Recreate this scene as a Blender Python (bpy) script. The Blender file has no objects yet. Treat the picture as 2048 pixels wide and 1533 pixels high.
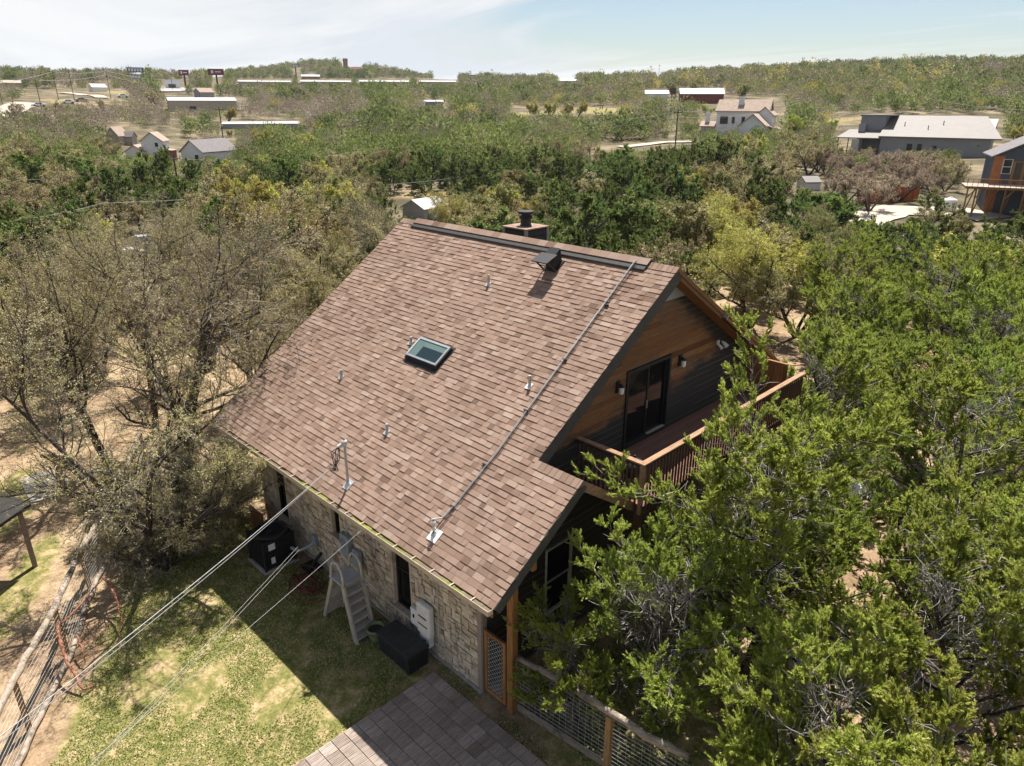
import bpy, math, random
import numpy as np
from mathutils import Vector, Matrix

S = bpy.context.scene
COL = S.collection
R = math.radians
RNG = np.random.default_rng(11)

# ------------------------------------------------------------------ properties
def tag(o, label=None, cat=None, group=None, kind=None):
    if label: o['label'] = label
    if cat: o['category'] = cat
    if group: o['group'] = group
    if kind: o['kind'] = kind
    return o

def thing(name, label, cat, loc=(0, 0, 0), rotz=0.0, group=None):
    o = bpy.data.objects.new(name, None)
    o.empty_display_size = 0.2
    COL.objects.link(o)
    o.location = loc
    o.rotation_euler = (0, 0, rotz)
    return tag(o, label, cat, group)

def copy_tree(o, parent=None):
    c = o.copy()
    COL.objects.link(c)
    c.parent = parent
    for ch in o.children:
        copy_tree(ch, c)
    return c

# ------------------------------------------------------------------ mesh data
def mesh_from(name, V, polys, mats=(), mi=None, tone=None, smooth=False):
    """V (n,3); polys: list of (m,k) index arrays; mi / tone: one array per poly block or scalars"""
    me = bpy.data.meshes.new(name)
    V = np.asarray(V, np.float32)
    polys = [np.asarray(p, np.int32) for p in polys if len(p)]
    nf = sum(len(p) for p in polys)
    nl = sum(p.size for p in polys)
    me.vertices.add(len(V)); me.vertices.foreach_set('co', V.ravel())
    me.loops.add(nl); me.loops.foreach_set('vertex_index', np.concatenate([p.ravel() for p in polys]))
    me.polygons.add(nf)
    tot = np.concatenate([np.full(len(p), p.shape[1], np.int32) for p in polys])
    st = np.concatenate([[0], np.cumsum(tot)[:-1]]).astype(np.int32)
    me.polygons.foreach_set('loop_start', st)
    me.polygons.foreach_set('loop_total', tot)
    if mi is not None:
        me.polygons.foreach_set('material_index', np.asarray(mi, np.int32))
    if smooth is not False:
        sm = np.full(nf, True) if smooth is True else np.asarray(smooth, bool)
        me.polygons.foreach_set('use_smooth', sm)
    me.update(calc_edges=True)
    if tone is not None:
        a = me.attributes.new('tone', 'FLOAT', 'FACE')
        a.data.foreach_set('value', np.asarray(tone, np.float32))
    for m in mats:
        me.materials.append(m)
    return me

def link(name, me, parent=None, loc=None):
    o = bpy.data.objects.new(name, me)
    COL.objects.link(o)
    if parent is not None: o.parent = parent
    if loc is not None: o.location = loc
    return o

class MB:
    """collects plain shapes and links them as ONE mesh object"""
    def __init__(s, seed=0):
        s.v = []; s.f = []; s.m = []; s.t = []; s.r = random.Random(seed)
    def add(s, vs, fs, m=0, t=None):
        b = len(s.v); s.v += [tuple(q) for q in vs]
        t = s.r.random() if t is None else t
        for f in fs:
            s.f.append([b + i for i in f]); s.m.append(m); s.t.append(t)
    def box(s, x0, x1, y0, y1, z0, z1, m=0, t=None):
        vs = [(x0,y0,z0),(x1,y0,z0),(x1,y1,z0),(x0,y1,z0),(x0,y0,z1),(x1,y0,z1),(x1,y1,z1),(x0,y1,z1)]
        s.add(vs, [(3,2,1,0),(4,5,6,7),(0,1,5,4),(1,2,6,5),(2,3,7,6),(3,0,4,7)], m, t)
    def beam(s, a, b, w, h, m=0, t=None, up=(0,0,1)):
        a = Vector(a); b = Vector(b); d = (b-a).normalized(); u = Vector(up)
        x = d.cross(u)
        if x.length < 1e-4: x = d.cross(Vector((0,1,0)))
        x.normalize(); y = x.cross(d)
        x *= w/2; y *= h/2
        vs = [a-x-y, a+x-y, a+x+y, a-x+y, b-x-y, b+x-y, b+x+y, b-x+y]
        s.add(vs, [(0,1,2,3),(7,6,5,4),(4,5,1,0),(5,6,2,1),(6,7,3,2),(7,4,0,3)], m, t)
    def prism(s, pts, ext, m=0, t=None):
        ext = Vector(ext); a = [Vector(p) for p in pts]; n = len(a)
        nrm = (a[1]-a[0]).cross(a[2]-a[0])
        if nrm.dot(ext) > 0: a.reverse()
        vs = a + [p+ext for p in a]
        fs = [tuple(range(n)), tuple(range(2*n-1, n-1, -1))]
        for i in range(n):
            j = (i+1) % n
            fs.append((j, i, n+i, n+j))
        s.add(vs, fs, m, t)
    def poly(s, pts, m=0, t=None):
        s.add(pts, [tuple(range(len(pts)))], m, t)
    def tube(s, path, r, k=8, m=0, t=None, cap=True):
        P = [Vector(p) for p in path]; n = len(P)
        rs = [r]*n if not hasattr(r, '__len__') else r
        vs = []
        prev = None
        for i in range(n):
            d = (P[min(i+1, n-1)] - P[max(i-1, 0)]).normalized()
            if prev is None:
                u = Vector((0,0,1)) if abs(d.z) < .9 else Vector((1,0,0))
            else: u = prev
            x = d.cross(u); x.normalize(); y = x.cross(d); prev = y
            for j in range(k):
                an = 2*math.pi*j/k
                vs.append(P[i] + x*(math.cos(an)*rs[i]) + y*(math.sin(an)*rs[i]))
        fs = []
        for i in range(n-1):
            for j in range(k):
                q = (j+1) % k
                fs.append((i*k+j, i*k+q, (i+1)*k+q, (i+1)*k+j))
        if cap:
            fs.append(tuple(range(k-1, -1, -1))); fs.append(tuple(range((n-1)*k, n*k)))
        s.add(vs, fs, m, t)
    def cyl(s, c, r, h, k=16, m=0, t=None, r2=None):
        c = Vector(c)
        s.tube([c, c+Vector((0,0,h))], [r, r if r2 is None else r2], k, m, t)
    def lathe(s, c, prof, k=20, m=0, t=None):
        c = Vector(c); vs = []; n = len(prof)
        for (r, z) in prof:
            for j in range(k):
                a = 2*math.pi*j/k
                vs.append(c + Vector((math.cos(a)*r, math.sin(a)*r, z)))
        fs = []
        for i in range(n-1):
            for j in range(k):
                q = (j+1) % k
                fs.append((i*k+j, i*k+q, (i+1)*k+q, (i+1)*k+j))
        s.add(vs, fs, m, t)
    def build(s, name, mats, parent=None, world=False, smooth=False, bevel=0, loc=None):
        me = bpy.data.meshes.new(name)
        off = Vector((0,0,0))
        if world and parent is not None:
            q = parent
            while q is not None: off += q.location; q = q.parent
        if loc is not None: off += Vector(loc)
        me.from_pydata([tuple(Vector(q)-off) for q in s.v], [], s.f)
        me.polygons.foreach_set('material_index', s.m)
        if smooth: me.polygons.foreach_set('use_smooth', [True]*len(s.f))
        a = me.attributes.new('tone', 'FLOAT', 'FACE')
        a.data.foreach_set('value', s.t)
        me.update()
        for mm in (mats if isinstance(mats, (list, tuple)) else [mats]): me.materials.append(mm)
        o = link(name, me, parent, loc)
        if bevel:
            b = o.modifiers.new('bevel', 'BEVEL'); b.width = bevel; b.segments = 2; b.limit_method = 'ANGLE'
        return o

# ------------------------------------------------------------------ materials
def srgb(r, g, b):
    def f(c):
        c /= 255.
        return c/12.92 if c <= .04045 else ((c+.055)/1.055)**2.4
    return (f(r), f(g), f(b), 1)

def new_mat(name):
    m = bpy.data.materials.new(name); m.use_nodes = True
    nt = m.node_tree
    for n in list(nt.nodes):
        if n.type not in ('BSDF_PRINCIPLED', 'OUTPUT_MATERIAL'): nt.nodes.remove(n)
    return m, nt, nt.nodes, nt.links, nt.nodes['Principled BSDF']

def ramp(nt, cols, interp='LINEAR'):
    r = nt.nodes.new('ShaderNodeValToRGB'); e = r.color_ramp.elements
    r.color_ramp.interpolation = interp
    while len(e) < len(cols): e.new(.5)
    for el, (p, c) in zip(e, cols):
        el.position = p; el.color = c if len(c) == 4 else (*c, 1)
    return r

def noise(nt, scale, detail=4, rough=.6, coord='Object', stretch=None, dist=0.0):
    tc = nt.nodes.new('ShaderNodeTexCoord'); n = nt.nodes.new('ShaderNodeTexNoise')
    n.inputs['Scale'].default_value = scale; n.inputs['Detail'].default_value = detail
    n.inputs['Roughness'].default_value = rough; n.inputs['Distortion'].default_value = dist
    if stretch:
        mp = nt.nodes.new('ShaderNodeMapping'); mp.inputs['Scale'].default_value = stretch
        nt.links.new(tc.outputs[coord], mp.inputs['Vector']); nt.links.new(mp.outputs['Vector'], n.inputs['Vector'])
    else:
        nt.links.new(tc.outputs[coord], n.inputs['Vector'])
    return n

def mix(nt, a, b, fac, mode='MIX'):
    m = nt.nodes.new('ShaderNodeMix'); m.data_type = 'RGBA'; m.blend_type = mode
    for sock, val in ((m.inputs[0], fac), (m.inputs[6], a), (m.inputs[7], b)):
        if hasattr(val, 'is_linked') or hasattr(val, 'links'): nt.links.new(val, sock)
        else: sock.default_value = val
    return m.outputs[2]

def attr(nt, name='tone'):
    a = nt.nodes.new('ShaderNodeAttribute'); a.attribute_name = name
    return a.outputs['Fac']

def pmat(name, cols, nscale=8, namt=.35, rough=.8, bump=0.0, bscale=40, stretch=None, metal=0.0, stain=None, spec=.3, bstretch=None):
    """tone attribute -> ramp of real colours, modulated by noise; optional stain=(colour, scale, lo, hi, stretch)"""
    m, nt, N, L, P = new_mat(name)
    r = ramp(nt, cols); L.new(attr(nt), r.inputs['Fac'])
    n = noise(nt, nscale, 5, .65, stretch=stretch)
    rr = ramp(nt, [(.25, (1-namt,)*3), (.75, (1+namt*.6,)*3)]); L.new(n.outputs['Fac'], rr.inputs['Fac'])
    c = mix(nt, r.outputs['Color'], rr.outputs['Color'], 1.0, 'MULTIPLY')
    if stain:
        sn = noise(nt, stain[1], 5, .6, stretch=stain[4] if len(stain) > 4 else None)
        sr = ramp(nt, [(stain[2], (0,0,0)), (stain[3], (1,1,1))]); L.new(sn.outputs['Fac'], sr.inputs['Fac'])
        c = mix(nt, c, stain[0], sr.outputs['Color'])
    L.new(c, P.inputs['Base Color'])
    P.inputs['Roughness'].default_value = rough; P.inputs['Metallic'].default_value = metal
    P.inputs['Specular IOR Level'].default_value = spec
    if bump:
        bn = noise(nt, bscale, 4, .6, stretch=bstretch or stretch); b = N.new('ShaderNodeBump')
        b.inputs['Strength'].default_value = bump; b.inputs['Distance'].default_value = .02
        L.new(bn.outputs['Fac'], b.inputs['Height']); L.new(b.outputs['Normal'], P.inputs['Normal'])
    return m

def leafmat(name, cols, trans=.35, hue=.04, val=.35, rough=.6):
    m, nt, N, L, P = new_mat(name)
    r = ramp(nt, cols); L.new(attr(nt), r.inputs['Fac'])
    oi = N.new('ShaderNodeObjectInfo')
    hsv = N.new('ShaderNodeHueSaturation'); L.new(r.outputs['Color'], hsv.inputs['Color'])
    def rng(lo, hi, sock):
        mr = N.new('ShaderNodeMapRange'); mr.inputs['To Min'].default_value = lo; mr.inputs['To Max'].default_value = hi
        L.new(oi.outputs['Random'], mr.inputs['Value']); L.new(mr.outputs['Result'], sock)
    rng(.5-hue, .5+hue, hsv.inputs['Hue']); rng(1-val, 1+val, hsv.inputs['Value'])
    P.inputs['Roughness'].default_value = rough; P.inputs['Specular IOR Level'].default_value = .25
    L.new(hsv.outputs['Color'], P.inputs['Base Color'])
    tr = N.new('ShaderNodeBsdfTranslucent'); L.new(hsv.outputs['Color'], tr.inputs['Color'])
    mx = N.new('ShaderNodeMixShader'); mx.inputs['Fac'].default_value = trans
    L.new(P.outputs['BSDF'], mx.inputs[1]); L.new(tr.outputs['BSDF'], mx.inputs[2])
    L.new(mx.outputs['Shader'], N['Material Output'].inputs['Surface'])
    return m

def glassmat(name, col=(.015,.018,.02,1), rough=.03, ior=1.9, clear=0.0):
    m, nt, N, L, P = new_mat(name)
    n = noise(nt, 2.5, 2, .5); b = N.new('ShaderNodeBump'); b.inputs['Strength'].default_value = .02
    L.new(n.outputs['Fac'], b.inputs['Height']); L.new(b.outputs['Normal'], P.inputs['Normal'])
    P.inputs['Base Color'].default_value = col; P.inputs['Roughness'].default_value = rough
    P.inputs['IOR'].default_value = ior
    if clear:
        tr = N.new('ShaderNodeBsdfTransparent'); tr.inputs['Color'].default_value = (.86,.9,.88,1)
        mx = N.new('ShaderNodeMixShader'); fr = N.new('ShaderNodeFresnel'); fr.inputs['IOR'].default_value = ior
        L.new(b.outputs['Normal'], fr.inputs['Normal'])
        mr = N.new('ShaderNodeMapRange'); mr.inputs['To Min'].default_value = 1-clear; L.new(fr.outputs[0], mr.inputs['Value'])
        L.new(mr.outputs['Result'], mx.inputs['Fac']); L.new(tr.outputs[0], mx.inputs[1]); L.new(P.outputs['BSDF'], mx.inputs[2])
        L.new(mx.outputs[0], N['Material Output'].inputs['Surface'])
    return m

g = lambda v: (v, v, v, 1)
M = {}
M['shingle'] = pmat('shingle', [(0, (.145,.095,.071)), (.25, (.205,.137,.103)), (.5, (.24,.165,.126)), (.75, (.272,.192,.150)), (1, (.300,.226,.182))], nscale=.7, namt=.18, rough=.95, bump=.5, bscale=160, spec=.1)
M['roof_edge'] = pmat('roof_edge', [(0, (.035,.033,.033)), (1, (.06,.057,.055))], nscale=6, rough=.7)
M['soffit_wood'] = pmat('soffit_wood', [(0, (.16,.075,.03)), (1, (.24,.12,.05))], nscale=6, stretch=(1,1,8), rough=.7)
M['stone'] = pmat('stone', [(0, (.30,.21,.135)), (.12, (.42,.33,.23)), (.5, (.56,.47,.36)), (.8, (.66,.57,.45)), (1, (.52,.46,.39))], nscale=7, namt=.38, rough=.95, bump=1.0, bscale=18, stain=((.16,.125,.095,1), 1.6, .56, .74))
M['mortar'] = pmat('mortar', [(0, (.065,.05,.038)), (1, (.085,.065,.05))], nscale=9, rough=.95)
M['concrete'] = pmat('concrete', [(0, (.30,.27,.24)), (1, (.40,.37,.33))], nscale=5, rough=.9, bump=.3)
def siding_mat():
    m, nt, N, L, P = new_mat('weathered_siding')
    r = ramp(nt, [(0, (.14,.062,.024)), (.5, (.21,.098,.038)), (1, (.28,.145,.06))]); L.new(attr(nt), r.inputs['Fac'])
    gr = noise(nt, 3, 6, .7, stretch=(1,.7,18)); rr = ramp(nt, [(.3,(.45,.42,.4)), (.7,(1.2,1.15,1.1))]); L.new(gr.outputs['Fac'], rr.inputs['Fac'])
    c = mix(nt, r.outputs['Color'], rr.outputs['Color'], 1.0, 'MULTIPLY')
    wn_ = noise(nt, .55, 6, .7, stretch=(1,1,2)); wr_ = ramp(nt, [(.46,(0,0,0)), (.66,(.6,.6,.6))]); L.new(wn_.outputs['Fac'], wr_.inputs['Fac'])
    wg = mix(nt, (.045,.038,.033,1), (.15,.115,.09,1), gr.outputs['Fac'])
    c = mix(nt, c, wg, wr_.outputs['Color'])
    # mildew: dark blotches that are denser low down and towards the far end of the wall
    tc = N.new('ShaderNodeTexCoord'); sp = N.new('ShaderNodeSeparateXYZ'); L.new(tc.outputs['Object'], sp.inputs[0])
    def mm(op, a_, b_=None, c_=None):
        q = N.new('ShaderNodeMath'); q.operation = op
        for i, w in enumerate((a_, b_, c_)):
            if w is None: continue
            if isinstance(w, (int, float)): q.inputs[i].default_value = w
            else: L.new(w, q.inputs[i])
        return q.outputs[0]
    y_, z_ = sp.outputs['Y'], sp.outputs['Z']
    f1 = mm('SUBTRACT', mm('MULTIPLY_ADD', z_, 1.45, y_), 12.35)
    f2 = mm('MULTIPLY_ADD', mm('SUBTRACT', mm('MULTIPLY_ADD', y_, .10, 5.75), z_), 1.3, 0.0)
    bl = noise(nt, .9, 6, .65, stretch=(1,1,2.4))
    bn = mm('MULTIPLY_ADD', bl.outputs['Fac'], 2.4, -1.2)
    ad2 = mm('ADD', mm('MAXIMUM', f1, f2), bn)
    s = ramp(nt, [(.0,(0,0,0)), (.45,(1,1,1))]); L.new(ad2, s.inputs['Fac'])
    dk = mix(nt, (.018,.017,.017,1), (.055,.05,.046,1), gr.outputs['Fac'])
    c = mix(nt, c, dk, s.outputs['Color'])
    L.new(c, P.inputs['Base Color']); P.inputs['Roughness'].default_value = .85; P.inputs['Specular IOR Level'].default_value = .2
    b = N.new('ShaderNodeBump'); b.inputs['Strength'].default_value = .4; b.inputs['Distance'].default_value = .01
    L.new(gr.outputs['Fac'], b.inputs['Height']); L.new(b.outputs['Normal'], P.inputs['Normal'])
    return m
M['siding'] = siding_mat()
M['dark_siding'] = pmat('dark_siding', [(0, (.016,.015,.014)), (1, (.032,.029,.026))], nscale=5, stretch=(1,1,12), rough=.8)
M['lap_edge'] = pmat('lap_edge', [(0, (.03,.03,.03)), (.4, (.12,.11,.10)), (1, (.27,.25,.23))], nscale=5, rough=.8)
M['cedar'] = pmat('cedar', [(0, (.20,.09,.03)), (1, (.32,.16,.06))], nscale=4, namt=.5, stretch=(6,6,.6), rough=.75, bump=.2)
M['deck_red'] = pmat('deck_red', [(0, (.15,.075,.055)), (1, (.24,.125,.09))], nscale=4, stretch=(5,.5,5), rough=.8)
M['rail_wood'] = pmat('rail_wood', [(0, (.20,.11,.06)), (1, (.33,.20,.12))], nscale=5, stretch=(4,.6,4), namt=.5, rough=.8)
M['baluster'] = pmat('baluster', [(0, (.055,.03,.02)), (1, (.11,.06,.04))], nscale=5, rough=.8)
M['grey_wood'] = pmat('grey_wood', [(0, (.20,.155,.13)), (.5, (.29,.235,.20)), (1, (.39,.33,.29))], nscale=5, namt=.45, stretch=(8,1,8), rough=.95, bump=.3)
M['old_log'] = pmat('old_log', [(0, (.26,.21,.165)), (1, (.40,.33,.265))], nscale=6, namt=.6, stretch=(1,1,5), rough=.95, bump=.7, bscale=22, stain=((.05,.042,.04,1), 2.2, .55, .7))
M['post_wood'] = pmat('post_wood', [(0, (.25,.14,.06)), (1, (.36,.21,.10))], nscale=5, namt=.5, stretch=(6,6,.7), rough=.85)
M['galv'] = pmat('galv', [(0, (.34,.36,.37)), (1, (.50,.52,.53))], nscale=12, namt=.25, rough=.45, metal=.5)
M['wire'] = pmat('wire', [(0, (.42,.42,.41)), (1, (.55,.55,.53))], nscale=12, rough=.5, metal=.3)
M['black_metal'] = pmat('black_metal', [(0, (.012,.012,.014)), (1, (.028,.028,.031))], nscale=14, rough=.55)
M['bronze'] = pmat('bronze', [(0, (.018,.015,.013)), (1, (.03,.025,.022))], nscale=10, rough=.5)
M['white_paint'] = pmat('white_paint', [(0, (.66,.66,.65)), (1, (.78,.78,.77))], nscale=8, namt=.1, rough=.6)
M['white_plastic'] = pmat('white_plastic', [(0, (.62,.61,.58)), (1, (.75,.74,.71))], nscale=6, namt=.12, rough=.4)
M['grey_plastic'] = pmat('grey_plastic', [(0, (.33,.33,.34)), (1, (.47,.47,.47))], nscale=6, namt=.25, rough=.6)
M['grey_box'] = pmat('grey_box', [(0, (.22,.25,.28)), (1, (.30,.33,.36))], nscale=9, namt=.2, rough=.5)
M['ladder'] = pmat('ladder', [(0, (.36,.325,.285)), (1, (.46,.42,.375))], nscale=4, namt=.25, rough=.6, stain=((.20,.17,.14,1), 5, .58, .75))
M['red_hose'] = pmat('red_hose', [(0, (.10,.030,.020)), (1, (.19,.060,.036))], nscale=12, rough=.7)
M['orange_bark'] = pmat('orange_bark', [(0, (.26,.10,.06)), (1, (.38,.18,.11))], nscale=9, namt=.5, rough=.85)
M['pollen'] = pmat('pollen', [(0, (.09,.10,.012)), (1, (.16,.17,.022))], nscale=4, namt=.5, rough=.6, stain=((.10,.07,.045,1), .7, .42, .52))
M['gutter'] = pmat('gutter', [(0, (.36,.30,.22)), (1, (.45,.38,.29))], nscale=5, namt=.3, rough=.6)
M['green_pot'] = pmat('green_pot', [(0, (.12,.17,.09)), (1, (.19,.24,.13))], nscale=6, rough=.35)
M['soil'] = pmat('soil', [(0, (.035,.025,.018)), (1, (.06,.045,.035))], nscale=20, rough=1)
M['rubber'] = pmat('rubber', [(0, (.02,.02,.02)), (1, (.04,.04,.04))], nscale=10, rough=.7)
M['glass'] = glassmat('glass', clear=.75)
M['skylight_glass'] = glassmat('skylight_glass', (.016,.028,.032,1), .04, 1.5)
M['skylight_shaft'] = pmat('skylight_shaft', [(0, (.085,.13,.125)), (1, (.11,.16,.15))], nscale=6, namt=.1, rough=.3)
M['window_frame'] = pmat('window_frame', [(0, (.33,.31,.26)), (1, (.42,.40,.34))], nscale=6, rough=.6)
M['sill_stone'] = pmat('sill_stone', [(0, (.40,.33,.25)), (1, (.48,.40,.31))], nscale=7, rough=.9)

# ------------------------------------------------------------------ camera
CAM = np.array([7.963, -7.498, 12.662]); YAW, PIT, ROL, F2048 = -.784, .3752, .002, 1430.1
_f = np.array([math.sin(YAW)*math.cos(PIT), math.cos(YAW)*math.cos(PIT), -math.sin(PIT)])
_r = np.cross(_f, [0,0,1]); _r /= np.linalg.norm(_r); _u = np.cross(_r, _f)
_r, _u = math.cos(ROL)*_r + math.sin(ROL)*_u, -math.sin(ROL)*_r + math.cos(ROL)*_u
cd = bpy.data.cameras.new('camera'); cam = bpy.data.objects.new('camera', cd); COL.objects.link(cam)
cd.sensor_width = 36; cd.lens = F2048/2048*36; cd.clip_end = 9000; cd.clip_start = .1
mw = Matrix.Identity(4)
for i in range(3):
    mw[i][0] = _r[i]; mw[i][1] = _u[i]; mw[i][2] = -_f[i]; mw[i][3] = CAM[i]
cam.matrix_world = mw
S.camera = cam
def ray(px, py): return _f + _r*(px-1024)/F2048 - _u*(py-766.5)/F2048
def proj(P):
    d = np.asarray(P, float) - CAM; z = d @ _f
    return 1024 + F2048*(d @ _r)/z, 766.5 - F2048*(d @ _u)/z, z

# ------------------------------------------------------------------ light
SUN = np.array([-.23, .42, 1.0]); SUN /= np.linalg.norm(SUN)
sl = bpy.data.lights.new('sun', 'SUN'); sl.energy = 5.0; sl.angle = R(.53); sl.color = (1, .95, .87)
so = bpy.data.objects.new('sun', sl); COL.objects.link(so)
so.rotation_euler = Vector(SUN).to_track_quat('Z', 'Y').to_euler()
so.location = (0, 0, 60)
W_ = bpy.data.worlds.new('World'); S.world = W_; W_.use_nodes = True
wn = W_.node_tree; wn.nodes.clear()
def wnode(t): return wn.nodes.new(t)
sky = wnode('ShaderNodeTexSky'); sky.sky_type = 'NISHITA'; sky.sun_disc = False
sky.sun_elevation = math.asin(SUN[2]); sky.sun_rotation = math.atan2(SUN[0], SUN[1])
sky.altitude = 300; sky.dust_density = 1.0
tc = wnode('ShaderNodeTexCoord'); sep = wnode('ShaderNodeSeparateXYZ'); wn.links.new(tc.outputs['Generated'], sep.inputs[0])
def wm(op, a, b=None, c=None):
    n = wnode('ShaderNodeMath'); n.operation = op
    for i, q in enumerate((a, b, c)):
        if q is None: continue
        if isinstance(q, (int, float)): n.inputs[i].default_value = q
        else: wn.links.new(q, n.inputs[i])
    return n.outputs[0]
# thin high cloud sheet: project directions on a flat layer, stretched streaks
zz = wm('ADD', wm('MAXIMUM', sep.outputs['Z'], 0.0), .09)
cmb = wnode('ShaderNodeCombineXYZ')
wn.links.new(wm('DIVIDE', sep.outputs['X'], zz), cmb.inputs[0]); wn.links.new(wm('DIVIDE', sep.outputs['Y'], zz), cmb.inputs[1])
mp = wnode('ShaderNodeMapping'); mp.inputs['Rotation'].default_value = (0, 0, R(38)); mp.inputs['Scale'].default_value = (.16, .34, 1); mp.inputs['Location'].default_value = (3.1, 1.7, 0)
wn.links.new(cmb.outputs[0], mp.inputs['Vector'])
cn = wnode('ShaderNodeTexNoise'); cn.inputs['Scale'].default_value = 1.5; cn.inputs['Detail'].default_value = 8; cn.inputs['Roughness'].default_value = .62; cn.inputs['Distortion'].default_value = .6
wn.links.new(mp.outputs[0], cn.inputs['Vector'])
# a clearer opening of blue to the north-north-west, heavier veil to the west
dt = wnode('ShaderNodeVectorMath'); dt.operation = 'DOT_PRODUCT'; wn.links.new(tc.outputs['Generated'], dt.inputs[0])
_b = _f*1.0 + _r*.50 + _u*.52; _b = _b/np.linalg.norm(_b); dt.inputs[1].default_value = tuple(_b)
opn = wnode('ShaderNodeMapRange'); opn.interpolation_type = 'SMOOTHSTEP'; wn.links.new(dt.outputs['Value'], opn.inputs['Value'])
opn.inputs['From Min'].default_value = .86; opn.inputs['From Max'].default_value = .995; opn.inputs['To Min'].default_value = .24; opn.inputs['To Max'].default_value = -.13
cov = wm('ADD', cn.outputs['Fac'], opn.outputs['Result'])
hz = wnode('ShaderNodeMapRange'); wn.links.new(sep.outputs['Z'], hz.inputs['Value']); hz.inputs['From Min'].default_value = .0; hz.inputs['From Max'].default_value = .07; hz.inputs['To Min'].default_value = .20; hz.inputs['To Max'].default_value = 0
cov = wm('ADD', cov, hz.outputs['Result'])
up = wnode('ShaderNodeMapRange'); wn.links.new(sep.outputs['Z'], up.inputs['Value']); up.inputs['From Min'].default_value = .14; up.inputs['From Max'].default_value = .42; up.inputs['To Min'].default_value = 0; up.inputs['To Max'].default_value = -.30
cov = wm('ADD', cov, up.outputs['Result'])
cr = wnode('ShaderNodeValToRGB'); cr.color_ramp.elements[0].position = .42; cr.color_ramp.elements[1].position = .62
wn.links.new(cov, cr.inputs['Fac'])
cc = wnode('ShaderNodeValToRGB'); wn.links.new(cn.outputs['Fac'], cc.inputs['Fac'])
cc.color_ramp.elements[0].position = .40; cc.color_ramp.elements[0].color = (6.9, 7.3, 7.8, 1); cc.color_ramp.elements[1].position = .60; cc.color_ramp.elements[1].color = (8.5, 8.65, 8.75, 1)
mxs = wnode('ShaderNodeMix'); mxs.data_type = 'RGBA'
wn.links.new(cr.outputs['Color'], mxs.inputs[0]); wn.links.new(sky.outputs['Color'], mxs.inputs[6]); wn.links.new(cc.outputs['Color'], mxs.inputs[7])
bg = wnode('ShaderNodeBackground'); bg.inputs['Strength'].default_value = .050; wn.links.new(mxs.outputs[2], bg.inputs['Color'])
wo = wnode('ShaderNodeOutputWorld'); wn.links.new(bg.outputs[0], wo.inputs['Surface'])
S.view_settings.view_transform = 'Standard'; S.view_settings.look = 'None'; S.view_settings.exposure = 1.15; S.view_settings.gamma = 1.0
S.cycles.max_bounces = 8; S.cycles.diffuse_bounces = 5; S.cycles.glossy_bounces = 3; S.cycles.transmission_bounces = 6; S.cycles.transparent_max_bounces = 8
S.cycles.sample_clamp_indirect = 6
# ================================================================== HOUSE
Wr, He, Hr, d_, L_ = 7.414, 3.816, 8.924, 1.253, 12.146
SL = (Hr-He)/Wr; S2 = .635; Y2 = 2.49; OY = 1.066; XW = -1.482; XG = -1.70; YF = 13.5
def rp(x, y, off=0.0):
    n = 1/math.sqrt(1+SL*SL)
    return Vector((x, y - SL*n*off, He + SL*y + n*off))
def fp(x, y, off=0.0):
    n = 1/math.sqrt(1+S2*S2)
    return Vector((x, y + S2*n*off, Hr - S2*(y-Wr) + n*off))
house = thing('house', 'large stone and weathered wood house with brown shingle roof and corner balcony', 'house', (-6, 7, 0))

# roof slabs
m = MB(1)
T = .17
def slab(pf, pts, m_, mi_):
    top = [pf(x, y, -.006) for x, y in pts]; bot = [pf(x, y, -T) for x, y in pts]
    n = len(pts); vs = top+bot
    fs = [tuple(range(n)), tuple(range(2*n-1, n-1, -1))] + [((i+1) % n, i, n+i, n+(i+1) % n) for i in range(n)]
    m_.add(vs, fs, mi_, .5)
slab(rp, [(-L_, 0), (0, 0), (0, Y2), (-d_, Y2), (-d_, Wr), (-L_, Wr)], m, 0)
slab(fp, [(-L_, Wr+.001), (-d_, Wr+.001), (-d_, YF-3.6), (-d_+.16, YF-3.6), (-d_+.16, YF), (-L_, YF)], m, 0)
# back slope of the low porch gable, falling to the balcony
m.prism([(XG, Y2+.02, He+SL*Y2-.02), (0, Y2+.02, He+SL*Y2-.02), (0, 4.36, 4.20), (XG, 4.36, 4.20)], (0, 0, -.14), 0, .4)
# soffit boards (proud of the slab underside)
def soffit(pf, x0, x1, y0, y1, mi_):
    q = [pf(x0, y0, -T-.004), pf(x1, y0, -T-.004), pf(x1, y1, -T-.004), pf(x0, y1, -T-.004)]
    q2 = [pf(x0, y0, -T-.03), pf(x1, y0, -T-.03), pf(x1, y1, -T-.03), pf(x0, y1, -T-.03)]
    m.add(q+q2, [(0,1,2,3),(7,6,5,4),(0,4,5,1),(1,5,6,2),(2,6,7,3),(3,7,4,0)], mi_, .5)
soffit(fp, XG-.1, -d_-.05, Wr+.15, YF-.05, 1)
soffit(rp, XG-.1, -d_-.05, Y2+.2, Wr-.15, 1)
roof = m.build('roof', [M['roof_edge'], M['soffit_wood']], house, world=True)

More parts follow.
